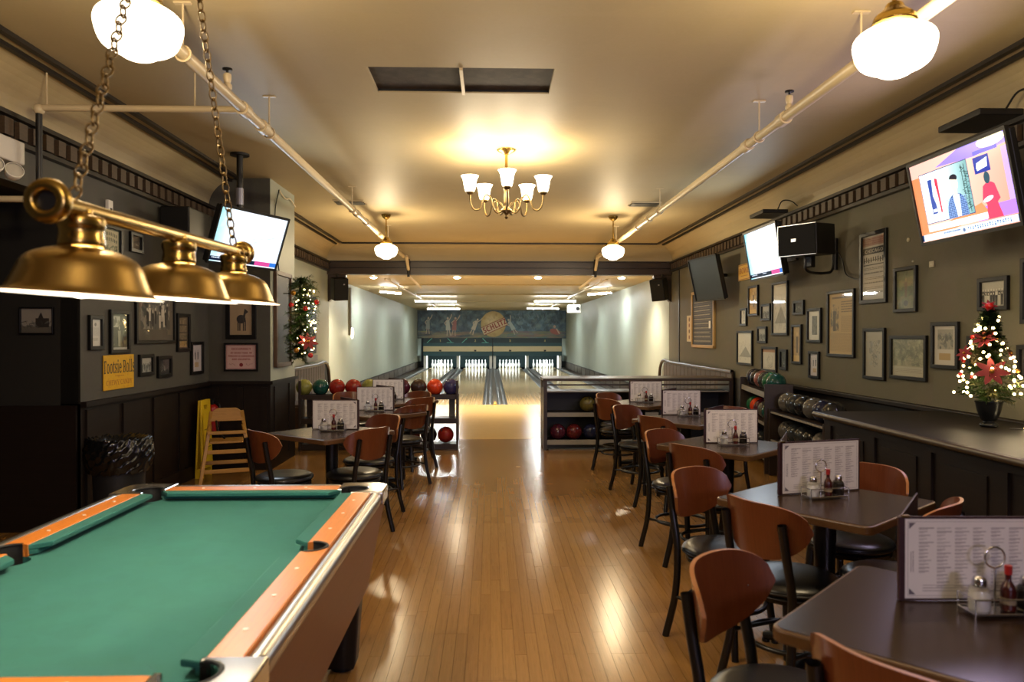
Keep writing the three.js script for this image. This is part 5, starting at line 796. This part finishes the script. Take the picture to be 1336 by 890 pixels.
// ------------------------------------------------------------------ bowling balls and racks
const ballG = new THREE.SphereGeometry(0.108, 28, 20), holeG = new THREE.CircleGeometry(0.013, 12);
const ballCol = { red: 0x8e2018, darkred: 0x5e1818, orange: 0xcc3c16, purple: 0x34305e, navy: 0x1a1c34, green: 0x1d5a3a, teal: 0x12463e, olive: 0x7c7c3a, black: 0x141416, maroon: 0x4a1626, brown: 0x33201a, rose: 0x7c4a44, grey: 0x2c2e30, yellow: 0x5e5222, silver: 0x55504a };
const ballMat = {};
function ball(col, x, y, z, where, group) {
  if (!ballMat[col]) { const c = new THREE.Color(ballCol[col]); const C = [c.r, c.g, c.b].map(v => Math.pow(v, 1 / 2.2) * 255); ballMat[col] = M(0xffffff, 0.1, 0, { map: canvas(256, 128, (q, w, h) => { fill(q, rgb(...C), w, h); for (let i = 0; i < 70; i++) { const k = rr(0.7, 1.3); q.fillStyle = `rgba(${C.map(v => Math.min(255, v * k) | 0)},0.35)`; q.beginPath(); q.ellipse(rnd() * w, rnd() * h, rr(6, 34), rr(3, 10), rnd() * 3, 0, 7); q.fill(); } }) }); }
  const names = { darkred: 'dark red', navy: 'dark navy', maroon: 'marbled maroon', rose: 'dusty rose', silver: 'marbled silver' };
  const g = thing('bowling_ball', (names[col] || col) + ' bowling ball ' + where, 'bowling ball', [x, y, z], rnd() * 6, group); part(g, 'shell', ballG, ballMat[col]);
  const a = rr(0, 6), up = V(Math.cos(a) * 0.5, 0.7, 0.6).normalize(); [[0, 0], [0.045, 0.0], [0.02, 0.05]].forEach(([u, v]) => { const n = up.clone().addScaledVector(V(1, 0, 0), u / 0.108).addScaledVector(V(0, 1, -0.5), v / 0.108).normalize(); const h = part(g, 'finger_hole', holeG, m_black, n.clone().multiplyScalar(0.1078).toArray()); h.quaternion.setFromUnitVectors(V(0, 0, 1), n); });
}
const m_rack = M(0xffffff, 0.4, 0, { map: woodTex([44, 32, 26], 10) }), m_edge = M(0x8c8478, 0.4);
{ // open rack on the wreath side
  const x0 = -2.5, x1 = -0.44, z = -9.7, g = thing('ball_rack', 'low open black ball rack with a row of coloured balls on top', 'ball rack', [0, 0, z]), w = x1 - x0, cx = (x0 + x1) / 2;
  for (const x of [x0, x1]) { part(g, 'end_post', rbox(0.03, 0.92, 0.05, 0.004, 1), m_rack, [x, 0.46, 0.13]); part(g, 'end_panel', rbox(0.028, 0.64, 0.30, 0.004, 1), m_rack, [x, 0.40, -0.04]); }
  part(g, 'top_shelf', join(box(w, 0.06, 0.05, cx, 0.70, 0.08), box(w, 0.06, 0.05, cx, 0.70, -0.09), box(w, 0.02, 0.2, cx, 0.675, 0)), m_rack);
  part(g, 'middle_shelf', box(w, 0.07, 0.26, cx, 0.385, 0), m_rack); part(g, 'bottom_shelf', box(w, 0.07, 0.26, cx, 0.045, 0), m_rack);
  part(g, 'back_post', box(0.08, 0.32, 0.03, x1 - 0.08, 0.55, -0.1), M(0x5c5854, 0.5), null, null, 'grey back board'); part(g, 'back_panel', box(1.5, 0.64, 0.015, x0 + 0.78, 0.38, -0.12), m_rack);
  const cols = ['olive', 'teal', 'red', 'red', 'olive', 'grey', 'maroon', 'brown', 'orange', 'purple']; cols.forEach((c, i) => ball(c, -2.475 + 0.0 + i * 0.2165, 0.685 + 0.108 + 0.032, z, 'on top of the open rack', 'balls on top of the open rack'));
  [['red', -0.60], ['black', -0.825], ['darkred', -1.05], ['navy', -2.3]].forEach(([c, x]) => ball(c, x, 0.08 + 0.108, z, 'on the bottom shelf of the open rack', 'balls low in the open rack'));
}
{ // closed rack on the letter board side
  const x0 = 0.72, x1 = 3.18, z = -9.62, g = thing('ball_rack', 'long dark ball rack with counter top and pale shelf edges', 'ball rack', [0, 0, z]), w = x1 - x0, cx = (x0 + x1) / 2;
  part(g, 'counter_top', uvm(rbox(w + 0.06, 0.035, 0.62, 0.008)), m_beam, [cx, 0.93, -0.18]); part(g, 'counter_rail', box(w, 0.02, 0.02, cx, 0.86, 0.09), m_rack);
  for (const x of [x0, x0 + w * 0.5, x1]) part(g, 'end_post', box(0.045, 0.90, 0.05, x, 0.46, 0.10), m_rack); part(g, 'end_panel', box(0.04, 0.80, 0.42, x0, 0.42, -0.14), m_rack); part(g, 'end_panel', box(0.04, 0.9, 0.42, x1, 0.46, -0.14), m_rack);
  part(g, 'back_post', box(0.05, 0.91, 0.05, x0, 0.455, -0.40), m_edge); part(g, 'back_panel', box(w, 0.66, 0.02, cx, 0.42, -0.34), m_black);
  part(g, 'upper_lip', box(w, 0.02, 0.43, cx, 0.765, -0.13), m_rack); part(g, 'upper_edge', box(w, 0.012, 0.015, cx, 0.772, 0.09), m_edge);
  part(g, 'middle_shelf', box(w, 0.03, 0.40, cx, 0.47, -0.13), m_rack); part(g, 'middle_edge', box(w, 0.055, 0.012, cx, 0.465, 0.076), m_edge, null, null, 'pale shelf edge strip');
  part(g, 'bottom_shelf', box(w, 0.03, 0.40, cx, 0.10, -0.13), m_rack); part(g, 'bottom_edge', box(w, 0.065, 0.012, cx, 0.10, 0.076), m_edge, null, null, 'pale shelf edge strip'); part(g, 'plinth', box(w, 0.05, 0.3, cx, 0.045, -0.1), m_black);
  for (const x of [x0 + 0.03, x1 - 0.03]) part(g, 'castor', cyl(0.02, 0.02, 12), m_blackM, [x, 0.01, 0.09]);
  [['maroon', 0.90], ['darkred', 1.12], ['navy', 1.345], ['black', 1.57], ['maroon', 2.4]].forEach(([c, x]) => ball(c, x, 0.115 + 0.108, z - 0.06, 'on the bottom shelf of the dark rack', 'balls low in the dark rack'));
  [['yellow', 1.30], ['black', 1.56], ['grey', 2.6]].forEach(([c, x]) => ball(c, x, 0.485 + 0.108, z - 0.06, 'on the middle shelf of the dark rack', 'balls on the middle shelf of the dark rack'));
}
function wallRack(label, ax, az, bx, bz, shelves, H, where, grp, firstLow) {
  const dx = bx - ax, dz = bz - az, L = Math.hypot(dx, dz), g = thing('ball_rack', label, 'ball rack', [(ax + bx) / 2, 0, (az + bz) / 2], Math.atan2(-dz, dx));
  // local x runs from a (far) to b (near), +z local points away from the wall
  for (const s of [-1, 1]) { part(g, 'end_panel', rbox(0.03, H, 0.30, 0.004, 1), m_rack, [s * L / 2, H / 2, -0.13]); }
  part(g, 'back_panel', box(L, H * 0.9, 0.012, 0, H * 0.45, -0.28), m_black);
  shelves.forEach(([y, cols, off], i) => {
    part(g, 'shelf', box(L, 0.024, 0.26, 0, y, -0.14), m_rack); part(g, 'shelf_lip', box(L, H < 0.8 ? 0.018 : i ? 0.03 : 0.06, 0.012, 0, y + (H < 0.8 ? 0.004 : i ? 0.012 : -0.01), 0.0), m_edge, null, null, 'pale shelf edge');
    const n = cols.length; cols.forEach((c, k) => { const t = -L / 2 + 0.14 + (off || 0) + k * Math.min(0.235, (L - 0.28) / Math.max(1, n - 1)); const a = Math.atan2(-dz, dx), X = (ax + bx) / 2 + t * Math.cos(a) - 0.14 * Math.sin(a), Z = (az + bz) / 2 - t * Math.sin(a) - 0.14 * Math.cos(a); ball(c, X, y + 0.012 + 0.108, Z, where[i], grp + (i ? ' lower shelf' : ' top shelf')); });
  });
}
wallRack('tall wooden ball rack in the corner under the ink cartoon', 3.24, -9.25, 3.0, -7.80, [[0.865, ['navy', 'black', 'rose', 'grey', 'green', 'teal']], [0.52, ['green', 'orange', 'maroon', 'silver', 'teal']], [0.14, ['black', 'navy', 'grey']]], 0.98, ['on the top shelf of the corner wall rack', 'on the second shelf of the corner wall rack', 'on the floor shelf of the corner wall rack'], 'corner wall rack');
wallRack('low dark ball rack at the end of the ledge', 3.02, -7.72, 2.96, -6.32, [[0.68, ['silver', 'grey', 'black', 'silver', 'navy', 'black']], [0.38, ['silver', 'grey', 'grey', 'black', 'silver', 'grey']]], 0.72, ['on the upper shelf of the low rack by the ledge', 'on the lower shelf of the low rack by the ledge'], 'low ledge rack');

// ------------------------------------------------------------------ ledge along the right wall
{
  const g = thing('wall_ledge', 'deep dark wooden ledge with panelled front below the framed pictures', 'ledge', [0, 0, 0]);
  const zf = -5.5, zn = 1.0; part(g, 'ledge_top', uvm(rbox(1.06, 0.04, zn - zf, 0.012)), M(0xffffff, 0.5, 0, { map: woodTex([18, 13, 9], 5), specularIntensity: 0.3 }), [2.49 + 0.53, 0.905, (zf + zn) / 2]);
  part(g, 'nosing', rod([2.49, 0.905, zf], [2.49, 0.905, zn], 0.02, 10), M(0x3a2c1e, 0.35));
  part(g, 'front_board', b2(2.56, 2.60, 0, 0.885, zf + 0.03, zn), m_dark); part(g, 'end_board', b2(2.56, 3.5, 0, 0.885, zf + 0.02, zf + 0.06), m_dark);
  for (let i = 0; i < 7; i++) { const z = zf + 0.06 + i * 0.62; part(g, 'stile', b2(2.545, 2.56, 0.10, 0.83, z, z + 0.09), m_dark); part(g, 'panel', b2(2.552, 2.562, 0.17, 0.78, z + 0.16, z + 0.55), m_dark); }
  part(g, 'bottom_rail', b2(2.545, 2.56, 0, 0.1, zf + 0.06, zn), m_dark); part(g, 'top_rail', b2(2.545, 2.56, 0.83, 0.885, zf + 0.06, zn), m_dark);
}

// ------------------------------------------------------------------ small tree, garland
const m_needle = [M(0x48682f, 0.8), M(0x6a8844, 0.8), M(0xa09a62, 0.8)], m_bulb = M(0xfff0c8, 0.4, 0, { emissive: 0xffdc90, emissiveIntensity: 16 }), m_petal = M(0x7c0a10, 0.65), m_bauble = M(0xb01818, 0.2), m_gold = M(0xc08a38, 0.3, 0.8);
function needles(list, len, n) { // sprays of flat needles round given stems [base, tip]
  const pos = [], nor = []; for (const [a, b] of list) { const d = b.clone().sub(a), u = d.clone().normalize(), s = V(0, 1, 0).cross(u); if (s.length() < 0.01) s.set(1, 0, 0); s.normalize(); const t = u.clone().cross(s);
    for (let i = 0; i < n; i++) { const p = a.clone().addScaledVector(d, (i + rnd()) / n), an = rnd() * 6.283, q = s.clone().multiplyScalar(Math.cos(an)).addScaledVector(t, Math.sin(an)).addScaledVector(u, 0.55).normalize(), e = p.clone().addScaledVector(q, len * rr(0.7, 1.1)), w = q.clone().cross(u).normalize().multiplyScalar(len * 0.09); pos.push(p.x - w.x, p.y - w.y, p.z - w.z, p.x + w.x, p.y + w.y, p.z + w.z, e.x, e.y, e.z); const nn = q.clone().cross(w).normalize(); for (let k = 0; k < 3; k++) nor.push(nn.x, nn.y, nn.z); } }
  const g = new THREE.BufferGeometry(); g.setAttribute('position', new THREE.Float32BufferAttribute(pos, 3)); g.setAttribute('normal', new THREE.Float32BufferAttribute(nor, 3)); return g;
}
const petalG = (() => { const s = new THREE.Shape(); s.moveTo(0, 0); s.quadraticCurveTo(0.035, 0.04, 0.0, 0.095); s.quadraticCurveTo(-0.035, 0.04, 0, 0); return ext(s, 0.002, 0.001); })();
function flower(parent, p, n, scale) { const f = new THREE.Group(); f.name = 'poinsettia'; f.position.set(...p); f.quaternion.setFromUnitVectors(V(0, 0, 1), V(...n).normalize()); f.scale.setScalar(scale); parent.add(f); for (let i = 0; i < 7; i++) part(f, 'petal', petalG, m_petal, [0, 0, 0], [-0.3, 0, i * 0.9]); part(f, 'flower_center', new THREE.SphereGeometry(0.014, 10, 8), m_gold, [0, 0, 0.008]); f.userData.label = 'red fabric poinsettia'; }
{
  const g = thing('christmas_tree', 'small lit christmas tree with red poinsettias in a dark pot on the ledge', 'christmas tree', [3.16, 0.925, -4.50]), H = 0.77;
  part(g, 'pot', lathe(smooth([[0, 0], [0.045, 0.002], [0.05, 0.02], [0.03, 0.035], [0.045, 0.05], [0.065, 0.10], [0.075, 0.15], [0.08, 0.165], [0.07, 0.165], [0, 0.155]], 40), 24), M(0x151618, 0.25, 0.4)); part(g, 'trunk', rod([0, 0.1, 0], [0, H - 0.03, 0], 0.008), M(0x3a2a1a, 0.8));
  const st = [[], [], []]; for (let i = 0; i < 190; i++) { const h = 0.19 + (H - 0.23) * Math.pow(rnd(), 1.15), r = 0.19 * (1 - (h - 0.16) / (H - 0.13)) + 0.015, a = rnd() * 6.283; st[rnd() * 3 | 0].push([V(0, h, 0), V(Math.cos(a) * r * rr(0.75, 1.1), h + rr(-0.05, 0.03), Math.sin(a) * r * rr(0.75, 1.1))]); }
  st.forEach((l, k) => part(g, 'foliage', needles(l, 0.042, 26), m_needle[k]));
  const bg = new THREE.SphereGeometry(0.0085, 8, 6); for (let i = 0; i < 84; i++) { const h = 0.19 + (H - 0.26) * rnd(), r = 0.195 * (1 - (h - 0.16) / (H - 0.13)) + 0.02, a = rnd() * 6.283; const m = part(g, 'fairy_light', bg, m_bulb, [Math.cos(a) * r, h, Math.sin(a) * r]); if (i % 6 === 0) { const p = new THREE.PointLight(WARM, 0.07); p.position.copy(m.position); p.shadow.radius = 0.3; g.add(p); } }
  flower(g, [-0.075, 0.36, 0.13], [-0.5, 0.2, 0.9], 1.05); flower(g, [0.12, 0.47, 0.02], [0.7, 0.2, 0.7], 0.7); flower(g, [-0.06, 0.56, 0.04], [-0.7, 0.3, 0.6], 0.75); flower(g, [-0.16, 0.47, 0.0], [-0.9, 0.2, 0.3], 0.6);
  flower(g, [0, H, 0.0], [-0.3, 0.3, 0.8], 0.5); part(g, 'top_bauble', new THREE.SphereGeometry(0.026, 16, 12), m_bauble, [0, H - 0.005, 0]);
  for (let i = 0; i < 7; i++) { const h = rr(0.25, 0.6), r = 0.19 * (1 - (h - 0.16) / (H - 0.13)) + 0.025, a = rnd() * 6.28; part(g, 'bauble', new THREE.SphereGeometry(0.013, 12, 8), i % 2 ? m_gold : m_bauble, [Math.cos(a) * r, h, Math.sin(a) * r]); }
  const s = thing('light_string', 'loose warm fairy lights lying on the ledge beside the small tree', 'string lights', [3.32, 0.925, -4.25]); part(s, 'wire', tube([[-0.12, 0.006, -0.12], [-0.02, 0.01, -0.06], [0.03, 0.006, 0.02], [0.1, 0.008, 0.1], [0.12, 0.006, 0.3]], 0.003, 30, 6), m_black); [[-0.05, 0.012, -0.08], [0.02, 0.012, 0.0], [0.08, 0.012, 0.08], [0.12, 0.012, 0.2]].forEach((p, i) => { part(s, 'fairy_light', bg, m_bulb, p); if (i % 2 === 0) { const l = new THREE.PointLight(WARM, 0.05); l.position.set(...p); l.shadow.radius = 0.3; s.add(l); } });
}
{ // garland on the pier, over a wooden framed panel
  const mPF = M(0x4a3220, 0.45), p = thing('wall_panel', 'wood framed panel behind the lit garland on the pier', 'panel', [-2.464, 1.70, -8.62], Math.PI / 2); part(p, 'board', box(0.62, 1.05, 0.02, 0, 0, 0.012), m_black); for (const s of [-1, 1]) { part(p, 'frame_bar', rbox(0.05, 1.10, 0.04, 0.006, 1), mPF, [s * 0.30, 0, 0.02]); part(p, 'frame_bar', rbox(0.62, 0.05, 0.04, 0.006, 1), mPF, [0, s * 0.53, 0.02]); }
  const g = thing('christmas_garland', 'lit evergreen garland with a red bow on the side of the pier', 'garland', [-2.225, 1.70, -8.54]);
  const st = [[], [], []]; for (let i = 0; i < 260; i++) { const t = rr(-1, 1), a = rnd() * 6.283, r = 0.21 * (1 - 0.25 * t * t); const c = V(0.03 * Math.sin(t * 3), t * 0.46 + 0.02, 0); st[rnd() < 0.6 ? 0 : rnd() * 3 | 0].push([c, c.clone().add(V(Math.max(-0.12, Math.cos(a) * r), rr(-0.1, 0.06), Math.sin(a) * r))]); }
  st.forEach((l, k) => part(g, 'foliage', needles(l, 0.05, 22), m_needle[k])); part(g, 'stem', rod([0, -0.45, 0], [0, 0.48, 0], 0.012), M(0x2a2016, 0.8)); part(g, 'hook', rod([0, 0.3, 0], [-0.195, 0.3, 0], 0.006), m_black);
  const bg = new THREE.SphereGeometry(0.008, 8, 6); for (let i = 0; i < 60; i++) { const t = rr(-0.9, 0.75), a = rr(-1.9, 1.6), r = 0.18 * (1 - 0.25 * t * t); const m = part(g, 'fairy_light', bg, m_bulb, [Math.cos(a) * r, t * 0.46, Math.sin(a) * r * -1 * -1]); if (i % 8 === 0) { const l = new THREE.PointLight(WARM, 0.06); l.position.copy(m.position); l.shadow.radius = 0.4; g.add(l); } }
  flower(g, [0.12, -0.26, 0.12], [0.5, 0.2, 0.9], 1.3); [[0.2, 0.2, 0.04], [0.14, -0.42, 0.08], [0.0, -0.36, 0.17], [0.1, 0.12, 0.15], [-0.06, 0.16, 0.16], [-0.04, 0.3, 0.14]].forEach((q, i) => part(g, 'bauble', new THREE.SphereGeometry(0.03, 16, 12), i % 3 === 2 ? m_gold : m_bauble, q));
  const b = thing('wall_panel', 'tall dark framed board on the pale wall behind the garland', 'panel', [XL, 1.64, -12.7], Math.PI / 2); part(b, 'board', box(0.72, 1.0, 0.03, 0, 0.06, 0.02), M(0x1c1418, 0.4)); part(b, 'sill', box(0.76, 0.1, 0.05, 0, -0.52, 0.03), M(0x7c8088, 0.5));
  const wl = thing('wall_sconce', 'slim grey vertical strip light on the alley wall past the beam', 'wall light', [XA0, 1.9, -17.6], Math.PI / 2); part(wl, 'housing', rbox(0.10, 1.15, 0.06, 0.01, 1), M(0x6a6a62, 0.5), [0, 0.2, 0.03]); part(wl, 'lamp', new THREE.SphereGeometry(0.07, 16, 12).scale(0.6, 2, 0.6), M(0xfff6e0, 0.3, 0, { emissive: 0xfff2d8, emissiveIntensity: 4 }), [0, -0.32, 0.08]); const l = new THREE.PointLight(WARM, 0.5); l.position.set(0, -0.32, 0.08); l.shadow.radius = 3; wl.add(l);
}

// ------------------------------------------------------------------ high chair, wet floor sign, extinguisher, bin
{
  const m = M(0xffffff, 0.45, 0, { map: woodTex([172, 126, 52], 14, 256, 128, [2, 4]) });
  const g = thing('high_chair', 'light wooden child high chair against the dark wainscot', 'high chair', [-2.72, 0, -7.55], 0.35);
  const P = { fl: [[-0.25, 0, 0.24], [-0.17, 0.52, 0.17]], fr: [[0.25, 0, 0.24], [0.17, 0.52, 0.17]], bl: [[-0.25, 0, -0.24], [-0.15, 0.72, -0.10]], br: [[0.25, 0, -0.24], [0.15, 0.72, -0.10]] };
  for (const k in P) { const [a, b] = P[k].map(q => V(...q)), d = b.clone().sub(a), ge = uvm(new RoundedBoxGeometry(0.034, d.length(), 0.034, 1, 0.005)); const o = part(g, 'leg', ge, m, a.clone().lerp(b, 0.5).toArray()); o.quaternion.setFromUnitVectors(V(0, 1, 0), d.normalize()); }
  const bar = (a, b, w, h, n) => { const A = V(...a), B = V(...b), d = B.clone().sub(A), o = part(g, n, uvm(new RoundedBoxGeometry(d.length(), h, w, 1, 0.004)), m, A.clone().lerp(B, 0.5).toArray()); o.quaternion.setFromUnitVectors(V(1, 0, 0), d.normalize()); };
  bar([-0.235, 0.15, 0.22], [0.235, 0.15, 0.22], 0.022, 0.04, 'stretcher'); bar([-0.205, 0.34, 0.195], [0.205, 0.34, 0.195], 0.022, 0.04, 'foot_rest'); bar([-0.235, 0.17, -0.21], [0.235, 0.17, -0.21], 0.022, 0.04, 'stretcher'); bar([-0.24, 0.17, 0.22], [-0.24, 0.17, -0.21], 0.022, 0.04, 'stretcher'); bar([0.24, 0.17, 0.22], [0.24, 0.17, -0.21], 0.022, 0.04, 'stretcher');
  bar([-0.175, 0.53, 0.17], [-0.16, 0.56, -0.12], 0.03, 0.035, 'arm_rest'); bar([0.175, 0.53, 0.17], [0.16, 0.56, -0.12], 0.03, 0.035, 'arm_rest'); bar([-0.18, 0.53, 0.18], [0.18, 0.53, 0.18], 0.05, 0.03, 'front_bar'); part(g, 'seat', uvm(rbox(0.32, 0.025, 0.28, 0.006, 1)), m, [0, 0.43, 0.02]);
  const sh = new THREE.Shape(); sh.moveTo(-0.16, 0); sh.lineTo(0.16, 0); sh.lineTo(0.16, 0.07); sh.quadraticCurveTo(0.11, 0.13, 0.08, 0.13); sh.lineTo(-0.08, 0.13); sh.quadraticCurveTo(-0.11, 0.13, -0.16, 0.07); sh.closePath(); part(g, 'back_panel', uvm(ext(sh, 0.02, 0.003)), m, [0, 0.62, -0.12]); part(g, 'strap', tube([[-0.1, 0.62, -0.1], [-0.08, 0.52, 0.02], [-0.02, 0.46, 0.08]], 0.012, 20, 6), m_black);
}
{
  const t = canvas(128, 360, (x, w, h) => { fill(x, '#d8b41a', w, h); x.fillStyle = '#3a3208'; x.textAlign = 'center'; inkLines(x, 16, 100, 96, 22, 1, '#3a3208'); x.beginPath(); x.moveTo(w / 2, 140); x.lineTo(w / 2 + 40, 210); x.lineTo(w / 2 - 40, 210); x.fill(); inkLines(x, 16, 232, 96, 18, 1, '#3a3208'); });
  const g = thing('wet_floor_sign', 'yellow folding wet floor sign against the pier corner', 'sign', [-3.07, 0, -7.84], Math.PI / 2); const s = new THREE.Shape(); s.moveTo(-0.14, 0); s.lineTo(0.14, 0); s.lineTo(0.12, 0.72); s.lineTo(-0.12, 0.72); s.closePath(); const h = new THREE.Path(); h.moveTo(-0.05, 0.62); h.lineTo(-0.05, 0.67); h.lineTo(0.05, 0.67); h.lineTo(0.05, 0.62); h.closePath(); s.holes.push(h);
  const y = M(0xd2ae18, 0.45); part(g, 'front_leaf', ext(s, 0.012, 0.003), y, [0, 0.10, 0.03], [-0.03, 0, 0]); part(g, 'rear_leaf', ext(s, 0.012, 0.003), y, [0, 0.10, -0.03], [0.03, 0, 0]); part(g, 'print', new THREE.PlaneGeometry(0.22, 0.52), M(0xffffff, 0.5, 0, { map: t }), [0, 0.40, 0.044], [-0.03, 0, 0]); for (const a of [-1, 1]) part(g, 'foot', box(0.03, 0.1, 0.08, a * 0.11, 0.05, 0), y);
  const e = thing('fire_extinguisher', 'red fire extinguisher hung in the pier corner', 'fire extinguisher', [-3.07, 0.42, -8.10]); part(e, 'cylinder', lathe(smooth([[0, 0], [0.058, 0.004], [0.06, 0.02], [0.06, 0.26], [0.045, 0.31], [0.02, 0.33], [0, 0.33]], 40), 24), M(0x9a1410, 0.3)); part(e, 'valve', rbox(0.03, 0.05, 0.05, 0.005), m_black, [0, 0.35, 0]); part(e, 'handle', rbox(0.02, 0.015, 0.11, 0.004), m_black, [0, 0.385, 0.04]); part(e, 'hose', tube([[0.02, 0.35, 0.02], [0.08, 0.33, 0.03], [0.085, 0.2, 0.03], [0.075, 0.08, 0.03]], 0.009, 24, 8), m_black); part(e, 'wall_hook', rbox(0.04, 0.06, 0.08, 0.004), m_black, [0, 0.28, -0.05]); part(e, 'label_band', lathe([[0.0606, 0.12], [0.0606, 0.2]], 24), m_label);
}
{
  const g = thing('trash_can', 'dark trash can lined with a crumpled black bag by the alcove', 'trash can', [-2.85, 0, -5.64]); g.scale.set(0.86, 1, 0.86);
  part(g, 'bin', lathe(smooth([[0, 0], [0.18, 0.0], [0.19, 0.03], [0.225, 0.66], [0.235, 0.70]], 20), 32), M(0x101318, 0.5));
  const pos = [], idx = [], NU = 72, NV = 18; for (let i = 0; i <= NU; i++) for (let j = 0; j <= NV; j++) { const a = i / NU * Math.PI * 2, t = j / NV, prof = t < 0.7 ? 0.245 + 0.03 * Math.sin(t * 4.5) : 0.25 - 0.45 * (t - 0.7), y = t < 0.7 ? 0.47 + t / 0.7 * 0.26 : 0.73 + 0.02 * Math.sin((t - 0.7) * 9) - (t - 0.7) * 0.3; const w = i === NU ? 0 : i, n = (Math.sin(w * 2.3 + j * 0.9) * 0.5 + Math.sin(w * 5.1 - j * 1.7) * 0.35 + Math.sin(w * 0.7 + j * 2.1) * 0.4) * 0.016, r = prof + n; pos.push(Math.cos(a) * r, y + n * 0.8, Math.sin(a) * r); }
  for (let i = 0; i < NU; i++) for (let j = 0; j < NV; j++) { const a = i * (NV + 1) + j, b = a + NV + 1; idx.push(a, a + 1, b, b, a + 1, b + 1); } const bgm = new THREE.BufferGeometry(); bgm.setAttribute('position', new THREE.Float32BufferAttribute(pos, 3)); bgm.setIndex(idx); bgm.computeVertexNormals(); part(g, 'bin_liner', bgm, M(0x0c0c0d, 0.22, 0, { side: THREE.DoubleSide }), null, null, 'shiny crumpled black bag');
}

// ------------------------------------------------------------------ shadows, render
scene.traverse(o => { if (o.isMesh) { o.castShadow = true; o.receiveShadow = true; } if (o.isPointLight || o.isSpotLight) o.castShadow = true; });
renderer.render(scene, camera);
